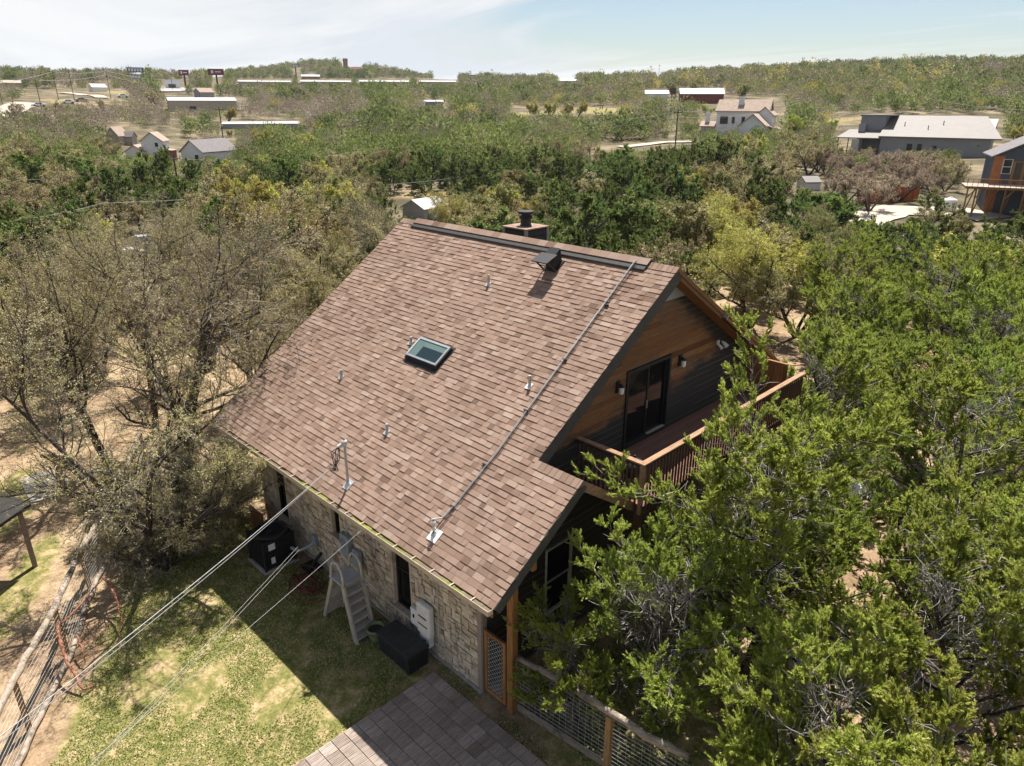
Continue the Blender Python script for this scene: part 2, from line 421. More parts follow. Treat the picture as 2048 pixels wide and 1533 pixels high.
# fascia boards
m = MB(2)
def rake(pf, x, y0, y1, h, th, mi_, off=0.0):
    q = [pf(x, y0, off), pf(x, y1, off), pf(x, y1, off-h), pf(x, y0, off-h)]
    m.prism(q, (th, 0, 0), mi_)
rake(rp, -d_+.003, Y2+.02, Wr-.02, .30, .035, 0, -.01)
rake(rp, .003, 0.0, Y2, .22, .035, 0, -.01)
rake(fp, -d_+.003, Wr+.02, YF-3.62, .20, .03, 1, -.012)
rake(fp, -d_+.035, Wr+.02, YF-3.62, .10, .03, 1, -.012)
rake(fp, -d_+.165, YF-3.6, YF, .20, .03, 1, -.012)
rake(fp, -d_+.20, YF-3.6, YF, .10, .03, 1, -.012)
a = Vector((.0, Y2, He+SL*Y2-.015)); b = Vector((.0, 4.36, 4.23))
m.beam(a+Vector((.02,0,-.08)), b+Vector((.02,0,-.08)), .035, .20, 2)
m.beam((-L_, -.012, He-.12), (0, -.012, He-.12), .024, .2, 1)
m.build('fascia', [M['roof_edge'], M['soffit_wood'], M['rail_wood']], roof, world=True)

# shingles: every course is a row of random tabs with a real lower lip
rs = np.random.default_rng(5)
nl = math.sqrt(1+SL*SL); SLEN = Wr*nl; E_ = .1425
V = []; F = []; TN = []
def tabs(pf, nlen, s0, s1, x0, x1, thick, tonebase=None):
    x = x0 - rs.uniform(0, .25)
    while x < x1:
        w = rs.choice([.13, .16, .19, .22, .26, .30]) * rs.uniform(.9, 1.1)
        a0, a1 = max(x, x0), min(x+w, x1)
        x += w
        if a1-a0 < .02: continue
        h = thick * (rs.choice([.55, 1.0, 1.25]))
        t = float(np.clip(rs.normal(.5, .21), 0, 1)) if tonebase is None else tonebase
        if rs.random() < .03: t = rs.choice([.02, .97])
        k = len(V)
        sag = rs.uniform(-.004, .004)
        for (xx, ss, hh) in ((a0+.002, s0+sag, h), (a1-.002, s0+sag, h), (a1-.002, s1, .004), (a0+.002, s1, .004), (a0+.002, s0+sag, -.004), (a1-.002, s0+sag, -.004)):
            V.append(pf(xx, ss/nlen, hh))
        F.extend([(k, k+1, k+2, k+3), (k+4, k+5, k+1, k), (k+4, k, k+3, k+3), (k+1, k+5, k+2, k+2)]); TN.extend([t, t*.6, t*.6, t*.6])
nc = int(SLEN/E_)
for i in range(nc):
    s0 = i*E_ - .02; s1 = s0 + E_*1.12
    if s1 > SLEN: s1 = SLEN
    tabs(rp, nl, s0, s1, -L_-.02, (.03 if s0/nl < Y2-.05 else -d_+.035), .019)
# caps: low porch ridge and the main ridge ends
def caps(x0, x1, y, z, sl1, sl2, step=.15, w=.17):
    x = x0
    while x < x1-.02:
        t = float(np.clip(rs.normal(.5, .22), 0, 1)); k = len(V)
        h0, h1 = .03, .018
        xa, xb = x, min(x+step*1.15, x1)
        for (xx, hh) in ((xa, h1), (xb, h0)):
            V.extend([Vector((xx, y-w, z-sl1*w+hh)), Vector((xx, y, z+hh+.008)), Vector((xx, y+w, z-sl2*w+hh))])
        F.extend([(k, k+3, k+4, k+1), (k+1, k+4, k+5, k+2), (k+3, k, k, k), (k+3, k+5, k+4, k+4)]); TN.extend([t]*2+[t*.5]*2)
        x += step
caps(XG+.45, .04, Y2, He+SL*Y2, SL, .70)
caps(-L_-.02, -d_+.04, Wr, Hr, SL, S2)
F = [tuple(dict.fromkeys(f)) for f in F]
keep = [i for i, f in enumerate(F) if len(f) > 2]
F = [F[i] for i in keep]; TN = [TN[i] for i in keep]
me = bpy.data.meshes.new('shingles')
me.from_pydata([tuple(Vector(v)-house.location) for v in V], [], F)
at = me.attributes.new('tone', 'FLOAT', 'FACE'); at.data.foreach_set('value', TN); me.materials.append(M['shingle']); me.update()
link('shingles', me, roof)

# ridge vent
m = MB(3)
for pf, sgn in ((rp, -1), (fp, 1)):
    q0 = Wr + sgn*.02; q1 = Wr + sgn*.27
    x = -L_+.75
    m.prism([pf(-L_+.75, q0, .02), pf(-2.05, q0, .02), pf(-2.05, q1, .02), pf(-L_+.75, q1, .02)], (0, 0, .055), 0, .4)
for i in range(30):
    xa = -L_+.75 + i*.312
    m.prism([rp(xa, Wr-.13, .080), rp(xa+.309, Wr-.13, .080), Vector((xa+.309, Wr, Hr+.10)), Vector((xa, Wr, Hr+.10))], (0, 0, .012), 1)
    m.prism([fp(xa, Wr+.20, .080), fp(xa+.309, Wr+.20, .080), Vector((xa+.309, Wr+.001, Hr+.10)), Vector((xa, Wr+.001, Hr+.10))], (0, 0, .012), 1)
m.build('ridge_vent', [M['roof_edge'], M['shingle']], roof, world=True)

# gutter with green pollen
m = MB(4)
gx0, gx1 = -L_, .02
m.box(gx0, gx1, -.155, -.145, He-.11, He+.005, 0, .6)
m.box(gx0, gx1, -.145, -.03, He-.11, He-.10, 0, .3)
m.box(gx1-.008, gx1, -.145, -.03, He-.10, He+.0, 0, .6)
x = gx0+.5
while x < gx1-.1:
    m.box(x, x+.022, -.148, -.02, He-.012, He+.004, 0, .95)
    x += .62
gut = m.build('gutter', M['gutter'], roof, world=True)
m = MB(5); rr_ = random.Random(3); n = 60
for i in range(n):
    a0 = gx0+.02+(gx1-gx0-.05)*i/n; a1 = gx0+.02+(gx1-gx0-.05)*(i+1)/n
    z = He-.045+rr_.uniform(-.012, .012)
    m.add([(a0,-.144,z),(a1,-.144,z),(a1,-.032,z+.01),(a0,-.032,z+.01)], [(0,1,2,3)], 0)
m.build('gutter_debris', M['pollen'], gut, world=True)

# ------------------------------------------------------------------ stone wall with three openings
XL = -11.75; ZT = 4.2
wins = [(-10.95, -10.15, .62, 2.62), (-7.68, -7.14, 1.43, 2.62), (-4.86, -4.03, .62, 2.62)]
rw = random.Random(21)
rects = []
def split(x0, x1, z0, z1):
    w, h = x1-x0, z1-z0
    if (w < .34 and h < .2) or (w*h < .045 and rw.random() < .5) or w*h < .022:
        rects.append((x0, x1, z0, z1)); return
    if w > h*1.5 or (w > h*.8 and rw.random() < .35):
        q = x0 + w*rw.uniform(.3, .7); split(x0, q, z0, z1); split(q, x1, z0, z1)
    else:
        q = z0 + h*rw.uniform(.32, .68); split(x0, x1, z0, q); split(x0, x1, q, z1)
xs = sorted({XL, XW-.13, *[w[0] for w in wins], *[w[1] for w in wins]})
for i in range(len(xs)-1):
    a, b = xs[i], xs[i+1]
    col = [w for w in wins if abs(w[0]-a) < 1e-6]
    spans = [(.02, col[0][2]-.09), (col[0][3], ZT)] if col else [(.02, ZT)]
    for z0, z1 in spans:
        n = max(1, round((b-a)/1.25))
        for k in range(n):
            split(a+(b-a)*k/n, a+(b-a)*(k+1)/n, z0, z1)
m = MB(6)
for (x0, x1, z0, z1) in rects:
    j = .012; g_ = .009
    c = [(x0+g_, z0+g_), (x1-g_, z0+g_), (x1-g_, z1-g_), (x0+g_, z1-g_)]
    c = [(x+rw.uniform(-j, j), z+rw.uniform(-j, j)) for x, z in c]
    dy = rw.uniform(.015, .05)
    cx, cz = (x0+x1)/2, (z0+z1)/2
    inn = [(cx+(x-cx)*.90, cz+(z-cz)*.86) for x, z in c]
    t = min(1, max(0, rw.gauss(.5, .25)))
    vs = [(x, OY, z) for x, z in c] + [(x, OY-dy*.75, z) for x, z in c] + [(x, OY-dy+rw.uniform(-.006,.006), z) for x, z in inn]
    fs = [(8,9,10,11)]
    for q in range(4):
        r_ = (q+1) % 4
        fs += [(q, r_, 4+r_, 4+q), (4+q, 4+r_, 8+r_, 8+q)]
    m.add(vs, fs, 0, t)
# backing wall, cut around the openings
for i in range(len(xs)-1):
    a, b = xs[i], xs[i+1]
    col = [w for w in wins if abs(w[0]-a) < 1e-6]
    for z0, z1 in ([(-.6, col[0][2]-.09), (col[0][3], ZT)] if col else [(-.6, ZT)]):
        m.box(a, b, OY+.012, OY+.30, z0, z1, 1, .5)
# returns of the openings
for (a, b, z0, z1) in wins:
    for x, s in ((a, .001), (b, -.001)):
        m.box(min(x, x+s*60), max(x, x+s*60), OY-.02, OY+.20, z0, z1, 0, .45)
sw = m.build('stone_wall', [M['stone'], M['mortar']], house, world=True)
m = MB(7)
m.box(XW-.125, XW, OY-.045, OY+.10, .03, ZT, 0, .5); m.box(XW+.004, XW+.03, OY-.03, OY+.10, .03, ZT, 0, .2)
m.build('corner_trim', M['grey_wood'], sw, world=True)
m = MB(8); m.box(XL-.03, XW+.03, OY-.10, OY+.010, -.6, .06, 0, .4); m.build('foundation', M['concrete'], sw, world=True, bevel=.01)
for i, (a, b, z0, z1) in enumerate(wins):
    m = MB(20+i); y = OY+.14; a += .062; b -= .062
    fw = .05
    m.box(a, a+fw, y-.05, y+.03, z0, z1, 0); m.box(b-fw, b, y-.05, y+.03, z0, z1, 0)
    m.box(a+fw, b-fw, y-.05, y+.03, z0, z0+fw, 0); m.box(a+fw, b-fw, y-.05, y+.03, z1-fw, z1, 0)
    zm = z0+(z1-z0)*.55
    m.box(a+fw, b-fw, y-.035, y+.02, zm-.025, zm+.025, 0)
    m.box(a+fw, b-fw, y+.004, y+.012, z0+fw, zm-.025, 1); m.box(a+fw, b-fw, y-.014, y-.006, zm+.025, z1-fw, 1)
    if i != 1:
        m.box(a+fw, a+fw+.06, y+.03, y+.04, z0+fw, z1-fw, 2); m.box(a+fw, b-fw, y+.03, y+.04, z0+fw, z0+.22, 3)
    w = m.build('window', [M['bronze'], M['glass'], M['window_frame'], M['soffit_wood']], sw, world=True)
    m = MB(30+i); m.box(a-.16, b+.16, OY-.09, OY+.085, z0-.085, z0-.002, 0, .5)
    m.build('window_sill', M['sill_stone'], sw, world=True, bevel=.008)

# ------------------------------------------------------------------ gable walls, boarded
def boards(name, x, zlo, zhi, expo, limits, mats, hole=None, seed=0, edge=True, lab=None):
    """lap boards on the plane X = x; limits(z) -> (y0, y1)"""
    m = MB(seed); z = zlo; q = random.Random(seed)
    while z < zhi-.01:
        z1 = min(z+expo, zhi)
        y0a, y1a = limits(z); y0b, y1b = limits(z1)
        segs = [(y0a, y1a, y0b, y1b)]
        if hole and z1 > hole[2]+.01 and z < hole[3]-.01:
            segs = [(y0a, hole[0], y0b, hole[0]), (hole[1], y1a, hole[1], y1b)]
        for (a0, a1, b0, b1) in segs:
            if a1-a0 < .05: continue
            cuts = [a0]; y = a0+q.uniform(1.0, 4)
            while y < a1-.6: cuts.append(y); y += q.uniform(1.8, 4.2)
            cuts.append(a1)
            for k in range(len(cuts)-1):
                ya, yb = cuts[k], cuts[k+1]
                ta = b0 if k == 0 else ya; tb = b1 if k == len(cuts)-2 else yb
                if tb-ta < .02: ta, tb = (ta+tb)/2-.01, (ta+tb)/2+.01
                t = min(1, max(0, q.gauss(.5, .28)))
                lo = x+.026; hi = x+.008
                m.add([(lo, ya+.002, z), (lo, yb-.002, z), (hi, tb-.002, z1), (hi, ta+.002, z1), (x-.01, ya+.002, z), (x-.01, yb-.002, z)],
                      [(0,1,2,3), (4,5,1,0)], 0, t)
                if edge:
                    m.add([(lo+.001, ya+.002, z-.003), (lo+.001, yb-.002, z-.003), (lo+.001, yb-.002, z+.005), (lo+.001, ya+.002, z+.005)], [(0,1,2,3)], 1, q.random())
        z = z1
    y0, y1 = limits(zlo); y0b, y1b = limits(zhi-.02)
    o = m.build(name, mats, house, world=True)
    return o
def lim_up(z):
    lo = max((z-He+.2)/SL, 2.6) if z > 5.5 else max(2.5, (z-He+.2)/SL)
    hi = min(12.4, Wr+(Hr-.2-z)/S2)
    return lo, max(hi, lo+.02)
DY0, DY1, DZ0, DZ1 = 6.18, 8.14, 4.33, 6.46
gw = boards('gable_wall', XG, 4.25, 8.62, .172, lim_up, [M['siding'], M['lap_edge']], hole=(DY0, DY1, DZ0, DZ1), seed=41)
m = MB(42)
def wall_fill(x, pts, th=.12): m.prism([(x-.012, y, z) for y, z in pts], (-th, 0, 0), 0, .3)
wall_fill(XG, [(2.4, 4.0), (DY0, 4.0), (DY0, He+SL*DY0-.21), (2.4, He+SL*2.4-.21)])
wall_fill(XG, [(DY1, 4.0), (12.4, 4.0), (12.4, Hr-S2*(12.4-Wr)-.21), (DY1, Hr-S2*(DY1-Wr)-.21)])
wall_fill(XG, [(DY0, DZ1), (DY1, DZ1), (DY1, Hr-S2*(DY1-Wr)-.21), (Wr, Hr-.22), (DY0, He+SL*DY0-.21)])
m.build('sheathing', M['dark_siding'], gw, world=True)
# pale triangular board under the peak
m = MB(43); z0 = 7.98
m.prism([(XG+.012, (z0-He+.2)/SL, z0), (XG+.012, Wr+(Hr-.2-z0)/S2, z0), (XG+.012, Wr, Hr-.2)], (.03, 0, 0), 0, .5)
m.build('peak_panel', M['grey_box'], gw, world=True)
# sliding door
m = MB(44); x = XG
def frame(m, x0, x1, y0, y1, z0, z1, w, mi_):
    m.box(x0, x1, y0, y0+w, z0, z1, mi_); m.box(x0, x1, y1-w, y1, z0, z1, mi_)
    m.box(x0, x1, y0+w, y1-w, z0, z0+w, mi_); m.box(x0, x1, y0+w, y1-w, z1-w, z1, mi_)
frame(m, x-.08, x+.055, DY0, DY1, DZ0, DZ1, .085, 0)
ym = (DY0+DY1)/2
frame(m, x-.03, x+.012, DY0+.085, ym+.03, DZ0+.085, DZ1-.085, .055, 0)
frame(m, x-.075, x-.034, ym-.03, DY1-.085, DZ0+.085, DZ1-.085, .055, 0)
m.box(x-.012, x-.004, DY0+.14, ym-.025, DZ0+.14, DZ1-.14, 1); m.box(x-.058, x-.05, ym+.025, DY1-.14, DZ0+.14, DZ1-.14, 1)
m.box(x+.013, x+.03, DY0+.085, DY0+.10, DZ0+.09, DZ1-.09, 2); m.box(x-.034, x-.02, ym+.03, ym+.045, DZ0+.09, DZ1-.09, 2)
m.box(x-.03, x+.06, ym+.1, DY1-.09, DZ0+.086, DZ0+.10, 2); m.box(x+.014, x+.04, ym-.02, ym, 5.2, 5.42, 2)
m.build('sliding_door', [M['black_metal'], M['glass'], M['window_frame']], gw, world=True)
m = MB(45); m.box(x-2.6, x-.15, DY0-.6, DY1+.6, 4.30, 4.32, 0, .5); m.box(x-2.65, x-2.6, DY0-.6, DY1+.6, 4.321, 6.6, 1, .5); m.box(x-1.6, x-.9, DY0+.1, DY0+1.0, 4.33, 4.95, 2, .5)
for k in range(9): m.box(x-.20, x-.17, DY1-.12-k*.07, DY1-.07-k*.07, 4.45, 6.35, 1, .3+.06*k)
m.build('room', [M['deck_red'], M['window_frame'], M['grey_plastic']], gw, world=True)
for k, y in enumerate((5.82, 8.58)):
    m = MB(50+k); z = 6.17
    m.box(x+.02, x+.06, y-.07, y+.07, z-.14, z+.16, 0, .3)
    m.lathe((x+.15, y, z-.16), [(.035,.0),(.06,.02),(.065,.16),(.05,.2)], 10, 1, .6)
    m.beam((x+.05, y, z+.1), (x+.16, y, z+.07), .03, .03, 0); m.lathe((x+.15, y, z+.03), [(.08,0),(.02,.07)], 10, 0, .3)
    m.build('wall_lamp', [M['black_metal'], M['white_plastic']], gw, world=True)
m = MB(53); m.box(x+.02, x+.05, 10.5, 10.62, 6.16, 6.28, 0, .5)
for yy, s_ in ((10.45, .05), (10.72, .075)):
    m.tube([(x+.06, yy, 6.22), (x+.14, yy, 6.18), (x+.24, yy, 6.10)], [.025, s_*.7, s_], 10, 0, .9)
m.build('flood_light', M['white_plastic'], gw, world=True)

# lower gable, dark in the shade of the porch roof
def lim_lo(z): return max(OY+.08, (z-He+.25)/SL if z > He else OY+.08), 12.4
WY0, WY1, WZ0, WZ1 = 3.08, 4.03, .98, 2.86
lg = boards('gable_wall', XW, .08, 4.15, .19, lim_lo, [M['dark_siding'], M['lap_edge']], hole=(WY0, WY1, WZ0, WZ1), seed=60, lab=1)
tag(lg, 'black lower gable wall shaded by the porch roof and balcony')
m = MB(61)
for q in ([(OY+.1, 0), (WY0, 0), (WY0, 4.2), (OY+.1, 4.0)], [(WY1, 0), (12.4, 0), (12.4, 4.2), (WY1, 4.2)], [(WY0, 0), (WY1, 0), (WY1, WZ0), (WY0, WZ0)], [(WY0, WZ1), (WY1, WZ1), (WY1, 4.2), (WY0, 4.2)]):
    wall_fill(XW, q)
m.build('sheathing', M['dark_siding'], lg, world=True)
m = MB(62); frame(m, XW-.06, XW+.05, WY0, WY1, WZ0, WZ1, .04, 0); frame(m, XW-.05, XW+.035, WY0+.04, WY1-.04, WZ0+.04, (WZ0+WZ1)/2, .022, 0)
m.box(XW-.03, XW-.022, WY0+.06, WY1-.06, WZ0+.06, (WZ0+WZ1)/2, 1); m.box(XW-.01, XW-.002, WY0+.06, WY1-.06, (WZ0+WZ1)/2, WZ1-.06, 1)
m.box(XW-.05, XW-.035, WY1-.24, WY1-.06, WZ0+.06, WZ1-.06, 2)
m.build('window', [M['window_frame'], M['glass'], M['grey_plastic']], lg, world=True)
# plain end and rear walls
m = MB(63)
m.prism([(XL, OY+.3, -.6), (XL, 12.4, -.6), (XL, 12.4, 5.5), (XL, Wr, Hr-.25), (XL, OY+.3, He+SL*1.3-.25)], (.2, 0, 0), 0, .5)
m.box(XL+.2, XW-.14, 12.2, 12.4, -.6, 5.5, 0, .4)
m.build('end_wall', M['siding'], house, world=True)

# ------------------------------------------------------------------ porch post, privacy boards
m = MB(64); m.box(-.70, -.53, OY-.02, OY+.15, .0, 4.30, 0, .45); m.beam((XW, OY+.065, 4.16), (0, OY+.065, 4.16), .12, .18, 0, .3)
m.build('porch_post', M['cedar'], house, world=True, bevel=.008)
m = MB(65)
y = 12.32
for i in range(10):
    xa = XG+.03+i*.14
    m.box(xa, xa+.132, y, y+.025, 4.30, 5.36+.0*i, 0)
m.beam((XG, y+.01, 5.40), (-.30, y+.01, 5.40), .09, .10, 0); m.prism([(XG, y+.03, 5.48), (-.9, y+.03, 5.48), (XG, y+.03, 5.72)], (0, .04, 0), 0)
m.build('privacy_screen', M['cedar'], house, world=True)

# ------------------------------------------------------------------ balcony
BX, BY0, BY1, BZ = .20, 4.33, 12.3, 4.30
m = MB(66)
k = 0; xx = XG+.03
while xx < BX+.08:
    m.box(xx, min(xx+.136, BX+.10), BY0-.03, BY1, BZ-.035, BZ, 0); xx += .142
m.box(BX+.02, BX+.06, BY0-.02, BY1, BZ-.27, BZ-.037, 1, .3); m.box(XG, BX+.02, BY0-.02, BY0+.02, BZ-.27, BZ-.037, 1, .3)
for yy in np.arange(BY0+.4, BY1, .6): m.box(XG, BX+.018, yy, yy+.04, BZ-.24, BZ-.037, 1, .2)
for yy in (BY0+.1, 8.4, BY1-.1): m.box(BX-.16, BX-.02, yy-.07, yy+.07, 0, BZ-.245, 1, .6)
bal = m.build('balcony', [M['deck_red'], M['baluster']], house, world=True)
RZ = BZ+1.0
m = MB(67)
m.box(XG+.03, BX+.09, BY0-.07, BY0+.075, RZ, RZ+.038, 0, .55); m.box(BX-.06, BX+.09, BY0+.077, BY1, RZ-.001, RZ+.037, 0, .7)
m.box(XG+.03, BX-.03, BY0-.02, BY0+.018, RZ-.09, RZ-.002, 1, .3); m.box(BX-.0, BX+.038, BY0+.05, BY1, RZ-.09, RZ-.002, 1, .3)
m.build('top_rail', [M['rail_wood'], M['baluster']], bal, world=True, bevel=.004)
m = MB(68); m.box(BX-.035, BX+.055, BY0-.045, BY0+.045, BZ-.25, RZ-.003, 0, .8); m.build('corner_post', M['rail_wood'], bal, world=True)
m = MB(69); m.box(-.019, .019, -.019, .019, -.20, RZ-BZ-.06, 0, .5)
b0 = m.build('baluster', M['baluster'], bal)
first = True
pts = [(x_, BY0-.036) for x_ in np.arange(XG+.12, BX-.08, .128)] + [(BX+.075, y_) for y_ in np.arange(BY0+.12, BY1-.1, .128)]
for (x_, y_) in pts:
    o = b0 if first else b0.copy()
    if not first: COL.objects.link(o); o.parent = bal
    first = False
    o.location = Vector((x_, y_, BZ)) - house.location
# a dark kettle on the balcony boards
m = MB(70); m.lathe((0,0,0), [(.02,.0),(.2,.03),(.27,.16),(.28,.26),(.2,.40),(.05,.47),(.03,.50)], 18, 0, .4); m.cyl((0,0,.5), .03, .05, 8, 0, .8)
for a_ in (0, 2.1, 4.2): m.beam((.2*math.cos(a_), .2*math.sin(a_), .1), (.27*math.cos(a_), .27*math.sin(a_), -.30), .02, .02, 0)
o = m.build('kettle_grill', M['black_metal'], smooth=True, loc=None); o.location = (-.35, 4.82, BZ+.30)
tag(o, 'round black kettle grill standing inside the balcony railing', 'grill')

# ------------------------------------------------------------------ on the roof
def mid(px, py):  # point on the near roof slope, set out from the survey
    pass
sx0, sx1, sy0, sy1 = -6.95, -5.69, 3.46, 4.0
sk = MB(71)
def rbox(m, x0, x1, y0, y1, o0, o1, mi_, t=None, pf=rp):
    vs = [pf(x0,y0,o0), pf(x1,y0,o0), pf(x1,y1,o0), pf(x0,y1,o0), pf(x0,y0,o1), pf(x1,y0,o1), pf(x1,y1,o1), pf(x0,y1,o1)]
    m.add(vs, [(3,2,1,0),(4,5,6,7),(0,1,5,4),(1,2,6,5),(2,3,7,6),(3,0,4,7)], mi_, t)
rbox(sk, sx0-.02, sx1+.02, sy0-.05, sy0+.03, .0, .10, 0); rbox(sk, sx0-.02, sx0+.03, sy0+.031, sy1, .0, .10, 0)
rbox(sk, sx1-.03, sx1+.02, sy0+.031, sy1, .0, .10, 0); rbox(sk, sx0+.031, sx1-.031, sy1-.05, sy1, .0, .10, 0)
rbox(sk, sx0-.07, sx1+.07, sy0-.12, sy1+.06, .0, .024, 0, .9)
skl = sk.build('skylight', M['black_metal'], house, world=True)
m = MB(72)
rbox(m, sx0, sx1, sy0, sy0+.045, .102, .145, 0); rbox(m, sx0, sx1, sy1-.05, sy1, .102, .145, 0)
rbox(m, sx0, sx0+.055, sy0+.046, sy1-.051, .102, .145, 0); rbox(m, sx1-.055, sx1, sy0+.046, sy1-.051, .102, .145, 0)
m.build('frame', M['galv'], skl, world=True)
m = MB(73); rbox(m, sx0+.056, sx1-.056, sy0+.047, sy1-.052, .104, .122, 0); m.build('glass', M['skylight_glass'], skl, world=True)
m = MB(74)
rbox(m, sx0+.056, sx0+.36, sy0+.047, sy1-.052, .1235, .1265, 0, .4); rbox(m, sx0+.361, sx1-.056, sy1-.20, sy1-.052, .1235, .1265, 0, .7)
m.build('shade', M['skylight_shaft'], skl, world=True)

def flash(m, x, y, w, h, mi_=1): rbox(m, x-w/2, x+w/2, y-h*.45, y+h*.55, .024, .032, mi_, .9)
for k, (x, y, hh) in enumerate([(-6.33, 5.906, .36), (-7.24, 3.81, .25), (-8.60, 2.36, .31), (-2.72, 3.80, .36), (-5.58, 1.70, .31)]):
    m = MB(80+k); p = rp(x, y, 0)
    m.cyl((p.x, p.y, p.z-.03), .036, hh*.9, 12, 0, .0)
    m.lathe((p.x, p.y, p.z-.02), [(.065, 0), (.05, .06), (.038, .09)], 12, 1, .4)
    o = m.build('vent_pipe', [M['galv'], M['galv']], house, world=True, smooth=False)
    m = MB(90+k); flash(m, x-.02, y, .15, .14, 0); m.build('flashing', M['galv'] if k != 3 else M['white_plastic'], o, world=True)
# slanted box ventilator near the ridge
m = MB(96)
rbox(m, -4.98, -4.50, 6.66, 7.02, .02, .045, 0)
m.prism([rp(-4.92, 6.74, .045), rp(-4.56, 6.74, .045), rp(-4.56, 6.98, .045), rp(-4.92, 6.98, .045)], (0, -.08, .36), 0, .1)
m.prism([rp(-5.02, 6.50, .50), rp(-4.46, 6.50, .50), rp(-4.46, 6.86, .40), rp(-5.02, 6.86, .40)], (0, .01, .025), 0, .7)
for xx in (-4.97, -4.51): m.beam(rp(xx, 6.68, .03), rp(xx, 6.58, .46), .025, .04, 0, .9)
m.build('roof_vent', M['black_metal'], house, world=True)
M['brick_cap'] = pmat('rusty_cap', [(0, (.20,.12,.085)), (1, (.30,.20,.15))], nscale=5, namt=.5, rough=.8)
# chimney behind the ridge
CX0, CX1, CY0, CY1 = -8.62, -7.66, 8.78, 9.75
m = MB(97)
m.box(CX0, CX1, CY0, CY1, 6.6, 8.90, 0, .3)
zz_ = 6.7; rq = random.Random(9)
while zz_ < 8.86:
    z1_ = min(zz_+.17, 8.88)
    m.box(CX0+.06, CX1-.06, CY0-.02, CY0-.003, zz_+.012, z1_, 1); m.box(CX1+.003, CX1+.02, CY0+.06, CY1-.06, zz_+.012, z1_, 1)
    zz_ += .18
for (a_, b_) in ((CX0, CY0), (CX1, CY0), (CX1, CY1)): m.box(a_-.045, a_+.045, b_-.045, b_+.045, 6.6, 8.90, 2, .4)
ch = m.build('chimney', [M['dark_siding'], M['siding'], M['grey_wood']], house, world=True)
m = MB(98)
m.box(CX0-.06, CX1+.06, CY0-.06, CY1+.06, 8.902, 8.945, 0, .5)
cx_, cy_ = (CX0+CX1)/2, (CY0+CY1)/2
m.lathe((cx_, cy_, 8.945), [(.20,0),(.17,.05),(.165,.22),(.21,.24),(.21,.27)], 18, 1, .5); m.lathe((cx_, cy_, 9.22), [(.20,0),(.22,.02),(.22,.04),(.15,.05),(.15,.10),(.24,.11),(.26,.14),(.26,.19),(.02,.20)], 18, 1, .7)
m.build('chimney_cap', [M['brick_cap'], M['black_metal']], ch, world=True)
# service mast
m = MB(100); p = rp(-5.44, .39, 0); MT = Vector((p.x, p.y, 5.20))
m.tube([p-Vector((0,0,.1)), MT], .030, 12, 0, .1)
m.tube([MT-Vector((0,0,.45)), MT-Vector((.12,.12,.43)), MT-Vector((.22,.22,.48))], .012, 6, 0, .3)
mast = m.build('service_mast', M['galv'], house, world=True)
m = MB(101); m.lathe(MT-Vector((0,0,.04)), [(.05,0),(.075,.05),(.07,.11),(.03,.15)], 12, 0, .4); m.beam(MT+Vector((0,0,.02)), MT+Vector((-.05,-.14,-.06)), .09, .08, 0, .4)
m.build('weatherhead', M['grey_plastic'], mast, world=True)
m = MB(102)
for k in range(5):
    a_ = k*1.25
    q = MT+Vector((-.05, -.13, -.06)); e_ = MT+Vector((-.25+.08*k, -.30, -.62+.03*k))
    m.tube([q, q+Vector((.12*math.cos(a_), -.10+.1*math.sin(a_), -.12)), (q+e_)/2+Vector((.12*math.cos(a_), .1*math.sin(a_), -.05)), e_+Vector((.05,0,-.07)), e_], .011, 5, 0, .4)
m.build('wire_loop', M['black_metal'], mast, world=True)
m = MB(103); flash(m, -5.44, .39, .22, .22, 0); m.lathe(p-Vector((0,0,.03)), [(.1,0),(.06,.1),(.04,.13)], 12, 0, .8); m.build('flashing', M['galv'], mast, world=True)
# conduit running down the slope
m = MB(104)
path = [rp(-2.40, Wr-.1, .13), rp(-2.41, 6.1, .06), rp(-2.33, 4.0, .06), rp(-2.26, 2.3, .055), rp(-2.30, 1.05, .06), rp(-2.32, .78, .10), rp(-2.36, .62, .30)]
m.tube(path, .014, 8, 0, .1)
m.tube([q+Vector((.045, 0, -.008)) for q in path[:-1]]+[rp(-2.25, .46, .12)], .012, 6, 1, .2)
for y in (6.1, 4.6, 3.3, 2.0, 1.05): rbox(m, -2.39, -2.27, y-.01, y+.01, .02, .075, 1, .5)
o = m.build('conduit', [M['galv'], M['black_metal']], house, world=True)
m = MB(105); flash(m, -2.25, .45, .27, .24, 0); q = rp(-2.27, .46, .03); m.cyl(q, .028, .28, 10, 1, .8); m.lathe(q, [(.07,0),(.04,.06)], 12, 1, .4); m.lathe(q+Vector((0,0,.28)), [(.035,0),(.06,.03),(.03,.07)], 10, 1, .9)
m.build('flashing', [M['white_paint'], M['galv']], o, world=True)

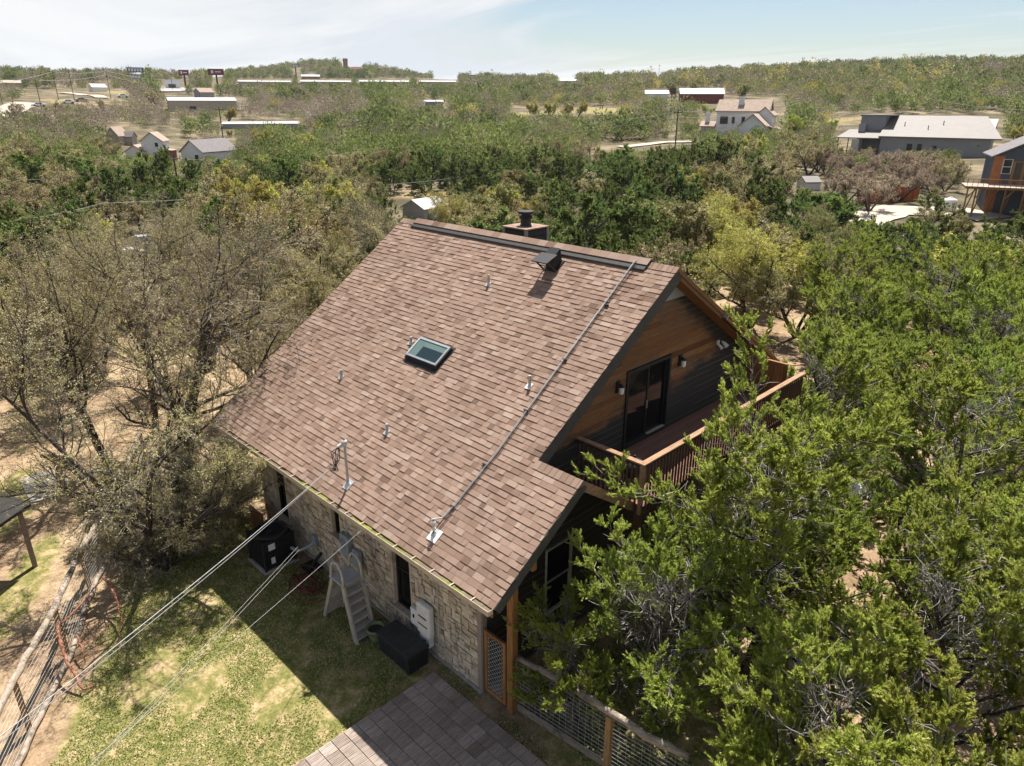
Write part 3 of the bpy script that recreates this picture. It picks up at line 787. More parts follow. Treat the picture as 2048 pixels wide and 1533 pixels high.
# ------------------------------------------------------------------ on the stone wall
m = MB(106); y = OY-.05
m.box(-3.60, -3.10, y-.20, y-.02, .62, 1.50, 0, .5)
inv = m.build('inverter', M['white_plastic'], house, world=True, bevel=.05)
m = MB(107); m.box(-3.50, -3.20, y-.207, y-.203, 1.13, 1.18, 0, .2); m.box(-3.53, -3.17, y-.205, y-.203, .90, .94, 1, .2); m.build('display', [M['red_hose'], M['black_metal']], inv, world=True)
m = MB(108); m.box(-3.52, -3.18, y-.16, y-.02, .30, .615, 0, .9); m.cyl((-3.35, y-.16, .42), .05, .001, 12, 1); m.beam((-3.35, y-.162, .43), (-3.35, y-.19, .43), .07, .07, 1, .3); m.build('switch_box', [M['white_plastic'], M['black_metal']], inv, world=True, bevel=.01)
m = MB(109); m.box(-3.93, -3.66, y-.12, y-.01, .62, 1.10, 0, .4); m.beam((-3.80, y-.13, .95), (-3.80, y-.13, .85), .05, .03, 1); m.build('disconnect_box', [M['white_paint'], M['black_metal']], house, world=True, bevel=.01)
m = MB(110); m.box(-6.95, -6.55, y-.16, y-.01, 1.18, 1.85, 0, .5); m.lathe((-6.75, y-.16, 1.62), [(.0,0)], 3, 0)
mt = m.build('electric_meter', M['grey_box'], house, world=True, bevel=.02)
m = MB(111); m.tube([(-6.75, y-.15, 1.62), (-6.75, y-.30, 1.62)], [.12, .11], 16, 0, .4); m.build('meter_glass', M['grey_plastic'], mt, world=True)
m = MB(112); m.box(-6.45, -6.12, y-.12, y-.01, 1.05, 1.55, 0, .8); m.build('breaker_box', M['grey_box'], house, world=True, bevel=.02)
for q in ([(-6.75, y-.05, 1.85), (-6.75, y-.05, 3.6)], [(-6.3, y-.04, 1.05), (-6.3, y-.04, .1)], [(-3.80, y-.04, .62), (-3.80, y-.05, .08)], [(-3.30, y-.05, .30), (-3.30, y-.05, .05)], [(-3.14, y-.04, .45), (-3.0, y-.04, .38), (-2.93, y-.04, .6), (-2.93, y-.03, 3.4)]):
    m = MB(113); m.tube(q, .016, 7, 0, .4); m.build('wall_conduit', M['grey_plastic'], house, world=True)
# ================================================================== GROUND
def smooth(e0, e1, x):
    t = np.clip((np.asarray(x, float)-e0)/(e1-e0), 0, 1); return t*t*(3-2*t)
_PR = [0, 76, 100, 140, 190, 250, 300, 400, 500, 650, 800, 1000, 1300, 1800, 2600]
_PZ = [0, 0, 1.2, 2.6, 4.6, 7.6, 10.4, 15.6, 20.5, 27.5, 33, 37, 40, 38, 10]
def polar(x, y):
    dx = np.asarray(x, float)-CAM[0]; dy = np.asarray(y, float)-CAM[1]
    r = np.hypot(dx, dy); a = np.arctan2(dx, dy)-YAW
    return r, (a+np.pi) % (2*np.pi)-np.pi
def zt(x, y):
    r, a = polar(x, y)
    z = np.interp(r, _PR, _PZ)
    z = z*(1+.34*smooth(.05, .45, a)*smooth(60, 110, r)*(1-smooth(600, 900, r)))
    ah = -.232
    z = z + 15*np.exp(-((a-ah)/.085)**2)*smooth(620, 900, r)*(1-smooth(1100, 1500, r))
    w = smooth(60, 140, r)
    z = z + w*(.7*np.sin(x*.045+1)*np.cos(y*.038) + .4*np.sin(x*.11+y*.07))
    z = z + .05*smooth(22, 40, r)*np.sin(x*.8)*np.cos(y*.7)
    return z
def GZ(px, py, z=0.0):
    d = ray(px, py); t = (z-CAM[2])/d[2]; p = CAM+t*d
    return Vector(p)
def GT(px, py, h=0.0):
    """where the line of sight through a survey mark meets the terrain (raised by h)"""
    d = ray(px, py); t = 5.0; last = t
    while t < 2500:
        p = CAM+t*d
        if p[2]-h < zt(p[0], p[1]):
            lo, hi = last, t
            for _ in range(30):
                mi = (lo+hi)/2; p = CAM+mi*d
                if p[2]-h < zt(p[0], p[1]): hi = mi
                else: lo = mi
            return Vector(CAM+hi*d)
        last = t; t *= 1.02
    return Vector(CAM+1500*d)
rr = list(np.arange(.2, 42, .4)); 
while rr[-1] < 2600: rr.append(rr[-1]*1.03)
rr = np.array(rr)
aa = np.concatenate([np.radians(np.arange(-48, 48.01, 1.0)), np.radians(np.arange(54, 312, 6.0))])
na, nr = len(aa), len(rr)
A_, R_ = np.meshgrid(aa, rr, indexing='ij')
GX = CAM[0]+R_*np.sin(A_+YAW); GY = CAM[1]+R_*np.cos(A_+YAW); GZ_ = zt(GX, GY)
V = np.stack([GX, GY, GZ_], -1).reshape(-1, 3)
i_, j_ = np.meshgrid(np.arange(na), np.arange(nr-1), indexing='ij')
i2 = (i_+1) % na
Q = np.stack([i_*nr+j_, i2*nr+j_, i2*nr+j_+1, i_*nr+j_+1], -1).reshape(-1, 4)[:, ::-1]
# where grass grows: the fenced yard, the lawn under the junipers, a few meadows in the valley
x, y = V[:, 0], V[:, 1]
def blob(cx, cy, rx, ry, rot=0):
    c, s = math.cos(rot), math.sin(rot); u = (x-cx)*c+(y-cy)*s; v = -(x-cx)*s+(y-cy)*c
    return 1-smooth(.55, 1.1, np.hypot(u/rx, v/ry))
# left fence line: from (-7.6,-6.6) towards (-16,-1.2)
fd = (x+7.6)*.54+(y+6.6)*.84
lawn = smooth(.0, 1.3, fd)*(1-smooth(.3, 1.0, y))*(1-smooth(-12.5, -14.5, x))*smooth(-12, -8, y)
lawn = np.where((x > -14.5) & (y < 1.1), lawn*smooth(-14.5, -12.0, x), 0)
lawn = np.maximum(lawn, blob(3.5, 3.0, 5.5, 4.0)*.9)
lawn = np.maximum(lawn, blob(-13.5, -5.4, 4.0, .8, -.5)*.8); lawn = np.maximum(lawn, blob(-19, -4.5, 3.5, 1.0, -.35)*.9)
for (px, py, rx, ry) in [(1130, 224, 30, 9), (1215, 220, 14, 9), (1040, 228, 14, 8), (240, 186, 22, 9), (150, 205, 22, 5), (1410, 268, 10, 4), (1690, 240, 14, 6), (870, 392, 6, 3), (600, 300, 9, 4)]:
    c = GT(px, py); lawn = np.maximum(lawn, blob(c.x, c.y, rx, ry, math.pi/4)*.95)
me = mesh_from('ground', V, [Q], smooth=True)
at = me.attributes.new('scrub', 'FLOAT', 'POINT'); at.data.foreach_set('value', (smooth(42, 75, polar(x, y)[0])*(1-lawn)).astype(np.float32))
at = me.attributes.new('lawn', 'FLOAT', 'POINT'); at.data.foreach_set('value', lawn.astype(np.float32))
def ground_mat():
    m, nt, N, L, P = new_mat('ground')
    n1 = noise(nt, .16, 6, .6); n2 = noise(nt, 2.2, 6, .7); n3 = noise(nt, 14, 4, .7)
    soil = ramp(nt, [(.3, (.22,.145,.095)), (.46, (.31,.225,.145)), (.60, (.40,.315,.205)), (.8, (.33,.285,.155))]); L.new(n1.outputs['Fac'], soil.inputs['Fac'])
    s2 = ramp(nt, [(.3, (.55,.5,.45)), (.7, (1.2,1.2,1.2))]); L.new(n2.outputs['Fac'], s2.inputs['Fac'])
    so_ = mix(nt, soil.outputs['Color'], s2.outputs['Color'], 1.0, 'MULTIPLY')
    litter = ramp(nt, [(.35, (.07,.062,.038)), (.52, (.13,.11,.07)), (.66, (.24,.19,.125))]); L.new(n1.outputs['Fac'], litter.inputs['Fac'])
    so_ = mix(nt, so_, litter.outputs['Color'], attr(nt, 'scrub'))
    gr = ramp(nt, [(.3, (.075,.095,.026)), (.48, (.18,.17,.06)), (.62, (.38,.29,.165))]); L.new(n2.outputs['Fac'], gr.inputs['Fac'])
    a = attr(nt, 'lawn')
    ma = N.new('ShaderNodeMath'); ma.operation = 'MULTIPLY_ADD'; L.new(n2.outputs['Fac'], ma.inputs[0]); ma.inputs[1].default_value = .9; L.new(a, ma.inputs[2])
    mb = N.new('ShaderNodeMath'); mb.operation = 'MULTIPLY_ADD'; L.new(n1.outputs['Fac'], mb.inputs[0]); mb.inputs[1].default_value = .5; L.new(ma.outputs[0], mb.inputs[2])
    f = ramp(nt, [(.86, (0,0,0)), (1.0, (1,1,1))])
    md = N.new('ShaderNodeMath'); md.operation = 'MULTIPLY'; md.inputs[1].default_value = .72; L.new(mb.outputs[0], md.inputs[0]); L.new(md.outputs[0], f.inputs['Fac'])
    c = mix(nt, so_, gr.outputs['Color'], f.outputs['Color'])
    d = ramp(nt, [(.35, (.75,.72,.7)), (.65, (1.15,1.15,1.15))]); L.new(n3.outputs['Fac'], d.inputs['Fac'])
    c = mix(nt, c, d.outputs['Color'], 1.0, 'MULTIPLY')
    L.new(c, P.inputs['Base Color']); P.inputs['Roughness'].default_value = 1; P.inputs['Specular IOR Level'].default_value = .1
    b = N.new('ShaderNodeBump'); b.inputs['Strength'].default_value = .7; b.inputs['Distance'].default_value = .05
    L.new(n3.outputs['Fac'], b.inputs['Height']); L.new(b.outputs['Normal'], P.inputs['Normal'])
    return m
me.materials.append(ground_mat())
tag(link('ground', me), kind='structure')

# short grass and clover in the yards
def grass(n_, name):
    rg = np.random.default_rng(77)
    px = rg.uniform(-14.5, 9, n_); py = rg.uniform(-8.5, 6.5, n_)
    fd = (px+7.6)*.54+(py+6.6)*.84
    pat = np.sin(px*1.3+1.1)*np.cos(py*1.7+.4)+.7*np.sin(px*3.1+py*2.3)+.5*np.sin(px*.7-py*.9)
    ok = (fd > .5+.3*pat) & (py < .95)
    ok |= (px > -.4) & (py > 1.2) & (np.hypot((px-3.5)/5.5, (py-3)/4.2) < 1)
    ok &= ~((px > -2.8) & (px < 1.3) & (py < .62)) & (pat > -.95+.9*rg.random(n_))
    px, py, pat = px[ok], py[ok], pat[ok]; k = len(px)
    h = rg.uniform(.015, .045, k); w = rg.uniform(.009, .022, k); a = rg.uniform(0, 6.283, k)
    dx, dy = np.cos(a)*w, np.sin(a)*w; lx, ly = rg.normal(0, .03, k), rg.normal(0, .03, k)
    z0 = np.zeros(k)-.004
    V = np.stack([np.stack([px-dx, py-dy, z0], -1), np.stack([px+dx, py+dy, z0], -1), np.stack([px+lx, py+ly, h], -1)], 1).reshape(-1, 3)
    me = mesh_from(name, V, [np.arange(3*k).reshape(k, 3)], [M['grass']], tone=np.clip(.5+.12*pat+rg.normal(0, .30, k), 0, 1))
    tag(link(name, me), 'short patchy green grass and clover in the fenced yard', 'grass', kind='stuff')
M['grass'] = leafmat('grass_blades', [(0, (.06,.105,.016)), (.3, (.14,.20,.035)), (.6, (.28,.30,.075)), (.8,(.46,.41,.17)), (1, (.60,.54,.33))], .3, 0, 0)
grass(560000, 'grass')

# ------------------------------------------------------------------ slatted deck tiles
m = MB(120); q = random.Random(8); TS = .31; DX0, DX1, DYT = -2.70, 1.02, .585
ny = 23; nx = int(round((DX1-DX0)/TS))
for j in range(ny):
    yb = DYT-(j+1)*TS
    for i in range(nx):
        xa = DX0+i*TS; t0 = min(1, max(0, q.gauss(.5, .2))); dz = q.uniform(-.004, .004)
        for k in range(7):
            xs_ = xa+.004+k*.0435
            m.box(xs_, xs_+.037, yb+.007, yb+TS-.007, .07, .098+dz+q.uniform(-.002, .002), 0, min(1, max(0, t0+q.uniform(-.16, .16))))
m.box(DX0+.01, DX1-.01, DYT-ny*TS+.01, DYT-.01, .01, .066, 1, .2)
td = m.build('tile_deck', [M['grey_wood'], M['soil']], None)
tag(td, 'low platform of weathered grey slatted deck tiles beside the stone wall', 'deck')

# ------------------------------------------------------------------ wire fences
def log(m, pts, r, seed, mi_=0):
    q = random.Random(seed); P = []
    for i in range(len(pts)-1):
        a, b = Vector(pts[i]), Vector(pts[i+1]); n = max(2, int((b-a).length/.3))
        for k in range(n): P.append(a.lerp(b, k/n)+Vector((q.uniform(-.02,.02), q.uniform(-.02,.02), q.uniform(-.02,.02))))
    P.append(Vector(pts[-1]))
    m.tube(P, [r*q.uniform(.85, 1.12) for _ in P], 9, mi_, .5)
fl = [(-5.3, -7.95), (-7.55, -6.62), (-9.45, -5.38), (-11.95, -4.16), (-14.0, -2.75), (-16.2, -1.5), (-18.6, -.3)]
hh = [1.4, 1.4, 1.45, 1.25, 1.3, 1.3, 1.3]
F1 = thing('wire_fence', 'long fence with weathered log top rail and straight wires at the yard edge', 'fence', (-9.45, -5.38, 0))
pm = None
for k, (x_, y_) in enumerate(fl):
    m = MB(130+k); m.box(-.055, .055, -.055, .055, -.05, hh[k]-.05, 0)
    o = m.build('post', M['post_wood'], F1); o.location = Vector((x_, y_, 0))-F1.location
m = MB(140); log(m, [(x_, y_, h_+.03) for (x_, y_), h_ in zip(fl, hh)], .075, 4); m.build('top_rail', M['old_log'], F1, world=True, smooth=True)
m = MB(141); log(m, [(x_+.05, y_+.08, .09) for (x_, y_) in fl], .07, 9); m.build('base_rail', M['old_log'], F1, world=True, smooth=True)
m = MB(142)
for i in range(len(fl)-1):
    (xa, ya), (xb, yb) = fl[i], fl[i+1]
    for k in range(10):
        z0 = .20+(hh[i]-.34)*k/9; z1 = .20+(hh[i+1]-.34)*k/9
        m.tube([(xa+.02, ya+.06, z0), (xb+.02, yb+.06, z1)], .0042, 4, 0, .6)
m.build('wire', M['wire'], F1, world=True)

F2 = thing('wire_fence', 'short welded wire fence with crooked log rail running right from the porch post', 'fence', (1.8, 1.44, 0))
m = MB(143); m.box(1.735, 1.865, 1.375, 1.505, -.05, 1.42, 0); m.build('post', M['post_wood'], F2, world=True)
m = MB(144); m.box(4.9, 5.03, 1.70, 1.83, -.05, 1.4, 0); m.build('post', M['post_wood'], F2, world=True)
m = MB(145); log(m, [(-.52, 1.2, 1.52), (.84, 1.42, 1.52), (1.76, 1.44, 1.50), (2.6, 1.52, 1.47), (3.45, 1.64, 1.50)], .075, 6); m.build('top_rail', M['old_log'], F2, world=True, smooth=True)
m = MB(146); m.beam((-.53, 1.22, .12), (1.735, 1.44, .10), .05, .16, 0); m.beam((1.87, 1.45, .10), (4.9, 1.74, .1), .05, .16, 0); m.build('base_rail', M['old_log'], F2, world=True)
m = MB(147)
for (xa, ya), (xb, yb) in (((-.53, 1.20), (1.735, 1.42)), ((1.865, 1.43), (4.9, 1.74))):
    for k in range(12): m.tube([(xa, ya, .22+k*.105), (xb, yb, .22+k*.105)], .0042, 4, 0, .6)
    n = int((xb-xa)/.16)
    for k in range(1, n): m.tube([(xa+(xb-xa)*k/n, ya+(yb-ya)*k/n+.008, .2), (xa+(xb-xa)*k/n, ya+(yb-ya)*k/n+.008, 1.42)], .003, 4, 0, .3)
m.build('wire', M['wire'], F2, world=True)
# gate with netting
G1 = thing('garden_gate', 'narrow wooden gate with wire netting between the stone wall and porch post', 'gate', (-1.05, OY, 0))
m = MB(148); frame_ = lambda m, x0, x1, z0, z1, w: (m.box(x0, x0+w, OY-.03, OY+.03, z0, z1, 0), m.box(x1-w, x1, OY-.03, OY+.03, z0, z1, 0), m.box(x0+w, x1-w, OY-.03, OY+.03, z0, z0+w, 0), m.box(x0+w, x1-w, OY-.03, OY+.03, z1-w, z1, 0))
frame_(m, -1.40, -.735, .14, 1.84, .085); m.build('frame', M['cedar'], G1, world=True)
m = MB(149)
for r_ in range(26):
    for c_ in range(4):
        z = .24+r_*.0585; x_ = -1.31+c_*.125+(.0625 if r_ % 2 else 0)
        m.tube([(x_, OY-.012, z), (x_+.0625, OY-.012, z+.0585)], .004, 4, 0, .7); m.tube([(x_+.0625, OY-.012, z), (x_, OY-.012, z+.0585)], .004, 4, 0, .7)
m.build('netting', M['wire'], G1, world=True)

# ------------------------------------------------------------------ things along the stone wall
AC = thing('air_conditioner', 'black outdoor air conditioner unit on a pad by the stone wall', 'air conditioner', (-9.58, .12, 0))
m = MB(150); m.box(-.54, .54, -.54, .54, .0, .07, 0, .5); m.build('pad', M['concrete'], AC, bevel=.01)
m = MB(151)
for sx in (-1, 1):
    for sy in (-1, 1): m.box(sx*.47-.03, sx*.47+.03, sy*.47-.03, sy*.47+.03, .072, 1.02, 0, .7)
for k in range(34):
    z = .10+k*.027
    m.box(-.465, .465, -.475, -.465, z, z+.016, 0); m.box(-.465, .465, .465, .475, z, z+.016, 0); m.box(-.475, -.465, -.465, .465, z, z+.016, 0); m.box(.465, .475, -.465, .465, z, z+.016, 0)
m.box(-.44, .44, -.44, .44, .075, .98, 0, .1)
m.box(.478, .484, -.32, -.12, .70, .90, 1, .7); m.box(.478, .484, -.28, -.16, .25, .45, 1, .7)
m.build('cabinet', [M['black_metal'], M['white_plastic']], AC)
m = MB(152); m.lathe((0,0,1.02), [(.50,0),(.50,.05),(.43,.075),(.40,.06),(.385,-.06)], 28, 0, .9); m.cyl((0,0,.94), .385, .005, 24, 0, .2)
for k in range(5):
    a_ = k*1.2566; m.beam((.06*math.cos(a_), .06*math.sin(a_), .97), (.34*math.cos(a_+.25), .34*math.sin(a_+.25), .965), .14, .012, 0, 1)
m.cyl((0,0,.955), .08, .06, 14, 0, 1)
m.build('fan_top', M['black_metal'], AC)
m = MB(153)
for k in range(5): m.tube([(.385*k/5*math.cos(a_), .385*k/5*math.sin(a_), 1.055) for a_ in np.linspace(0, 6.283, 25)][:25] if k else [(-.4,0,1.055),(.4,0,1.055)], .006, 4, 0, .5)
m.build('fan_guard', M['black_metal'], AC)
m = MB(154); m.tube([(.48, .36, .5), (.75, .45, .48), (.95, .72, .62), (1.0, .86, .75)], .05, 8, 0, .6); m.box(.9, 1.12, .80, .90, .6, .95, 0, .5); m.build('refrigerant_line', M['grey_box'], AC)

LD = thing('pool_ladder', 'weathered pale plastic A-frame pool ladder with looped handrails on the lawn', 'ladder', (-5.5, .15, 0))
def P_(x_, y_, z_): return (x_+5.5, y_-.15, z_)
yl, yr = -.12, .42
m = MB(160)
for y_ in (yl, yr):
    m.prism([P_(-4.80, y_-.03, 0), P_(-4.98, y_-.03, .0), P_(-5.34, y_-.03, 1.50), P_(-5.20, y_-.03, 1.52)], (0, .06, 0), 0)
    m.prism([P_(-6.42, y_-.03, 0), P_(-6.30, y_-.03, 0), P_(-5.70, y_-.03, 1.50), P_(-5.82, y_-.03, 1.50)], (0, .06, 0), 0)
m.build('stringer', M['ladder'], LD, bevel=.008)
for k in range(6):
    t = (k+.35)/6.3; xx = -4.9+(-5.28+4.9)*t; z = 1.5*t
    m = MB(161+k); m.box(xx-.17+5.5, xx+.06+5.5, yl+.035-.15, yr-.035-.15, z-.02, z+.012, 0, .9)
    m.prism([(xx-.171+5.5, yl+.035-.15, z-.02), (xx-.171+5.5, yr-.035-.15, z-.02), (xx-.15+5.5-.05, yr-.035-.15, z+.22), (xx-.15+5.5-.05, yl+.035-.15, z+.22)], (-.012, 0, 0), 0, .3)
    m.build('step', M['ladder'], LD)
m = MB(170); m.box(-5.86+5.5, -5.22+5.5, yl-.04-.15, yr+.04-.15, 1.525, 1.565, 0, .3); m.build('platform', M['grey_plastic'], LD, bevel=.01)
m = MB(171)
for k in range(4):
    t = .14+k*.22; xx = -6.36+.58*t; m.beam((xx+5.5, yl+.03-.15, 1.5*t), (xx+5.5, yr-.03-.15, 1.5*t), .03, .20, 0)
m.build('rear_panel', M['ladder'], LD)
for y_ in (yl, yr):
    m = MB(172); path = [P_(-5.24, y_, 1.50), P_(-5.25, y_, 1.75), P_(-5.30, y_, 1.95), P_(-5.42, y_, 2.08), P_(-5.58, y_, 2.09), P_(-5.71, y_, 1.97), P_(-5.78, y_, 1.78), P_(-5.80, y_, 1.50)]
    m.tube(path, .035, 10, 0, .7); m.build('handrail', M['ladder'], LD, smooth=True)

m = MB(175); m.box(-4.29, -3.08, .16, .72, .01, .50, 0, .3)
for k in range(6): m.box(-4.25+k*.2, -4.10+k*.2, .152, .159, .06, .46, 0, .8)
bx = m.build('deck_box', M['black_metal'], None, bevel=.015, loc=(-3.68, .44, 0)) if False else None
BX_ = thing('deck_box', 'long black plastic storage box against the stone wall', 'storage box', (-3.68, .44, 0))
m.build('box_body', M['black_metal'], BX_, world=True, bevel=.01)
m = MB(176); m.box(-4.33, -3.04, .11, .75, .502, .57, 0, .7)
for k in range(5): m.box(-4.25+k*.24, -4.09+k*.24, .17, .70, .571, .576, 0, .9)
m.build('lid', M['rubber'], BX_, world=True, bevel=.015)
PT = thing('flower_pot', 'round green glazed pot beside the black storage box', 'pot', (-4.62, .30, 0))
m = MB(177); m.lathe((0,0,.0), [(.0,0),(.14,0),(.19,.2),(.215,.36),(.24,.37),(.24,.42),(.205,.42),(.19,.34)], 22, 0, .5); m.build('pot_body', M['green_pot'], PT, smooth=True)
m = MB(178); m.cyl((0,0,.33), .19, .012, 18, 0, .5); m.build('soil', M['soil'], PT)
# red hoses heaped on the grass
q = random.Random(5); c = GZ(612, 1168, .1); m = MB(179)
for k in range(7):
    rx, ry = q.uniform(.28, .52), q.uniform(.2, .4); ox, oy_ = q.uniform(-.18, .18), q.uniform(-.12, .12); tl = q.uniform(-.25, .25)
    m.tube([(c.x+ox+rx*math.cos(a_), c.y+oy_+ry*math.sin(a_), .05+.035*k+tl*ry*math.sin(a_)*.5+.04*math.sin(3*a_+k)) for a_ in np.linspace(0, 6.28, 30)], .02, 6, 0)
m.tube([(c.x-.5, c.y-.2, .03), (c.x-.1, c.y-.5, .03), (c.x+.5, c.y-.45, .03), (c.x+.85, c.y-.1, .04), (c.x+1.0, c.y+.35, .06)], .018, 6, 0)
hs = m.build('garden_hose', M['red_hose'], None, smooth=True); tag(hs, 'tangled dark red garden hoses heaped on the grass near the stone wall', 'hose')
m = MB(180); m.tube([(-8.35, .55, .0), (-8.35, .80, .25), (-8.32, 1.0, .45)], .05, 8, 0, .4); m.box(-8.75, -8.2, .5, .95, .0, .05, 0, .3)
o = m.build('drain_pipe', M['black_metal'], None); tag(o, 'short black drain pipe at the wall foot right of the air conditioner', 'pipe')
m = MB(181)
for k in range(7): m.box(-11.5+k*.12, -11.39+k*.12, .42, .45, 0, .95+.0*k, 0)
m.beam((-11.5, .40, .2), (-10.67, .40, .2), .03, .07, 0); m.beam((-11.5, .40, .8), (-10.67, .40, .8), .03, .07, 0)
o = m.build('wooden_screen', M['cedar'], None); tag(o, 'low screen of brown boards behind the air conditioner', 'screen')

# orange barked branches fallen over the left fence
def branch(name, pts, r0, label, seed):
    q = random.Random(seed); m = MB(seed); P = []
    for i in range(len(pts)-1):
        for k in range(4): P.append(Vector(pts[i]).lerp(Vector(pts[i+1]), k/4)+Vector((q.uniform(-.02,.02),)*3))
    P.append(Vector(pts[-1])); n = len(P)
    m.tube(P, [r0*(1-.75*i/n) for i in range(n)], 7, 0)
    for i in range(3, n, 3):
        e_ = P[i]+Vector((q.uniform(-.3,.3), q.uniform(-.3,.3), q.uniform(-.05,.25)))
        m.tube([P[i], (P[i]+e_)/2+Vector((0,0,.04)), e_], [r0*.35, r0*.25, r0*.08], 5, 0)
    o = m.build(name, M['orange_bark'], None, smooth=True); tag(o, label, 'branch')
branch('fallen_branch', [GZ(113, 1228, 1.2), GZ(122, 1290, .8), GZ(140, 1335, .5), GZ(165, 1380, .15), GZ(186, 1372, .1)], .055, 'thick orange barked branch sliding down the wires of the log fence', 185)
branch('fallen_branch', [GZ(112, 1258, .9), GZ(150, 1222, 1.0), GZ(190, 1175, 1.1), GZ(215, 1150, 1.1)], .03, 'thin straight orange stick leaning across the log fence wires', 186)
branch('fallen_branch', [GZ(212, 1160, .8), GZ(235, 1200, .6), GZ(242, 1240, .4), GZ(238, 1290, .15)], .035, 'bent orange branch hanging under the bare oak inside the fence', 187)
branch('fallen_branch', [GZ(155, 1275, .5), GZ(165, 1300, .4), GZ(170, 1330, .1)], .03, 'small orange twig standing against the fence base rail', 188)

M['cable_light'] = pmat('cable_light', [(0, (.30,.29,.28)), (1, (.36,.35,.34))], nscale=8, rough=.6)
# ------------------------------------------------------------------ overhead lines at the house
def sagline(m, a, b, sag, r, n=24, mi_=0, t=.6):
    a, b = Vector(a), Vector(b)
    m.tube([a.lerp(b, i/n)-Vector((0,0,sag*4*(i/n)*(1-i/n))) for i in range(n+1)], r, 5, mi_, t)
mt_ = MT+Vector((-.28, -.34, -.70))
e1 = GZ(-40, 1456, 6.3); e1 = mt_+(e1-mt_)*1.9
m = MB(190); sagline(m, mt_, e1, .35, .008); sagline(m, mt_+Vector((0,0,.02)), e1+Vector((0,0,.03)), .30, .007)
o = m.build('power_cable', M['cable_light'], None); tag(o, 'thick twisted service cable from the roof mast to the lower left', 'cable')
def onY(px, py, y):
    d = ray(px, py); t = (y-CAM[1])/d[1]; return Vector(CAM+t*d)
for k, (s_, px, py, z, lab) in enumerate([(onY(656, 1029, OY-.05), 168, 1528, 4.4, 'upper of the two paired thin cables crossing above the lawn'), (onY(660, 1033, OY-.05), 178, 1530, 4.3, 'lower of the two paired thin cables crossing above the lawn'), (onY(724, 1060, -.16), 160, 1526, 4.5, 'single thin cable from the gutter crossing above the lawn near the ladder')]):
    e_ = GZ(px, py, z); e_ = s_+(e_-s_)*2.2
    m = MB(192+k); sagline(m, s_, e_, .12, .0035); o = m.build('thin_cable', M['cable_light'], None); tag(o, lab, 'cable')

# ------------------------------------------------------------------ beyond the left fence
SH = thing('lean_to_shed', 'small shed with dark grey brown sloping roof beyond the left fence', 'shed', tuple(GZ(-10, 1040)))
a, b = GZ(62, 1006, 2.0), GZ(-70, 1098, 2.0); u_ = (b-a).normalized(); n_ = Vector((u_.y, -u_.x, 0))
if n_.dot(Vector((-1, 1, 0))) < 0: n_ = -n_
m = MB(200); q4 = [a, b, b+n_*2.6+Vector((0,0,.9)), a+n_*2.6+Vector((0,0,.9))]
m.prism(q4, (0, 0, -.09), 0, .3); m.build('roof', M['dark_shed'] if 'dark_shed' in M else M['dark_siding'], SH, world=True)
for s_ in (.25, (b-a).length-.3):
    for w_ in (.2, 2.4): p = a+u_*s_+n_*w_; m = MB(201); m.box(p.x-.06, p.x+.06, p.y-.06, p.y+.06, -.1, 1.9+.34*w_, 0); m.build('post', M['grey_wood'], SH, world=True)
m = MB(201)
p, p2 = a+n_*2.4+u_*.3, b+n_*2.4-u_*.3; m.prism([(p.x,p.y,0),(p2.x,p2.y,0),(p2.x,p2.y,2.7),(p.x,p.y,2.7)], (n_.x*.05, n_.y*.05, 0), 0)
m.build('back_wall', M['grey_wood'], SH, world=True)
m = MB(202); qs = [GZ(px, py, .03) for px, py in ((40, 962), (70, 945), (118, 940), (138, 962), (132, 985), (62, 1007))]
m.prism(qs, (0, 0, -.06), 0, .9); o = m.build('concrete_slab', M['white_paint2'] if 'white_paint2' in M else M['concrete'], None); tag(o, kind='structure')
p = GZ(128, 982); m = MB(203); m.box(p.x-.09, p.x+.09, p.y-.09, p.y+.09, -.05, 1.25, 0, .2); m.beam((p.x-.5, p.y-.3, 1.3), (p.x+.3, p.y+.2, 1.3), .12, .1, 0)
o = m.build('timber_post', M['cedar'], None); tag(o, 'orange brown timber post at the edge of the pale slab', 'post')
# white sheet lying under the junipers
p = GZ(1680, 968, .15); m = MB(204); q = random.Random(2)
ring = [(p.x+1.1*math.cos(a_)*q.uniform(.8,1.1), p.y+.75*math.sin(a_)*q.uniform(.8,1.1)) for a_ in np.linspace(0, 6.1, 16)]
vs = [(x_, y_, .02) for x_, y_ in ring]+[(p.x+(x_-p.x)*.7, p.y+(y_-p.y)*.7, .2+q.uniform(-.05,.08)) for x_, y_ in ring]+[(p.x, p.y, .25)]
m.add(vs, [(i, (i+1) % 16, 16+(i+1) % 16, 16+i) for i in range(16)]+[(16+i, 16+(i+1) % 16, 32) for i in range(16)], 0)
o = m.build('white_tarp', M['white_paint'], None, smooth=True); tag(o, 'white tarp lying on the ground among the junipers', 'tarp')
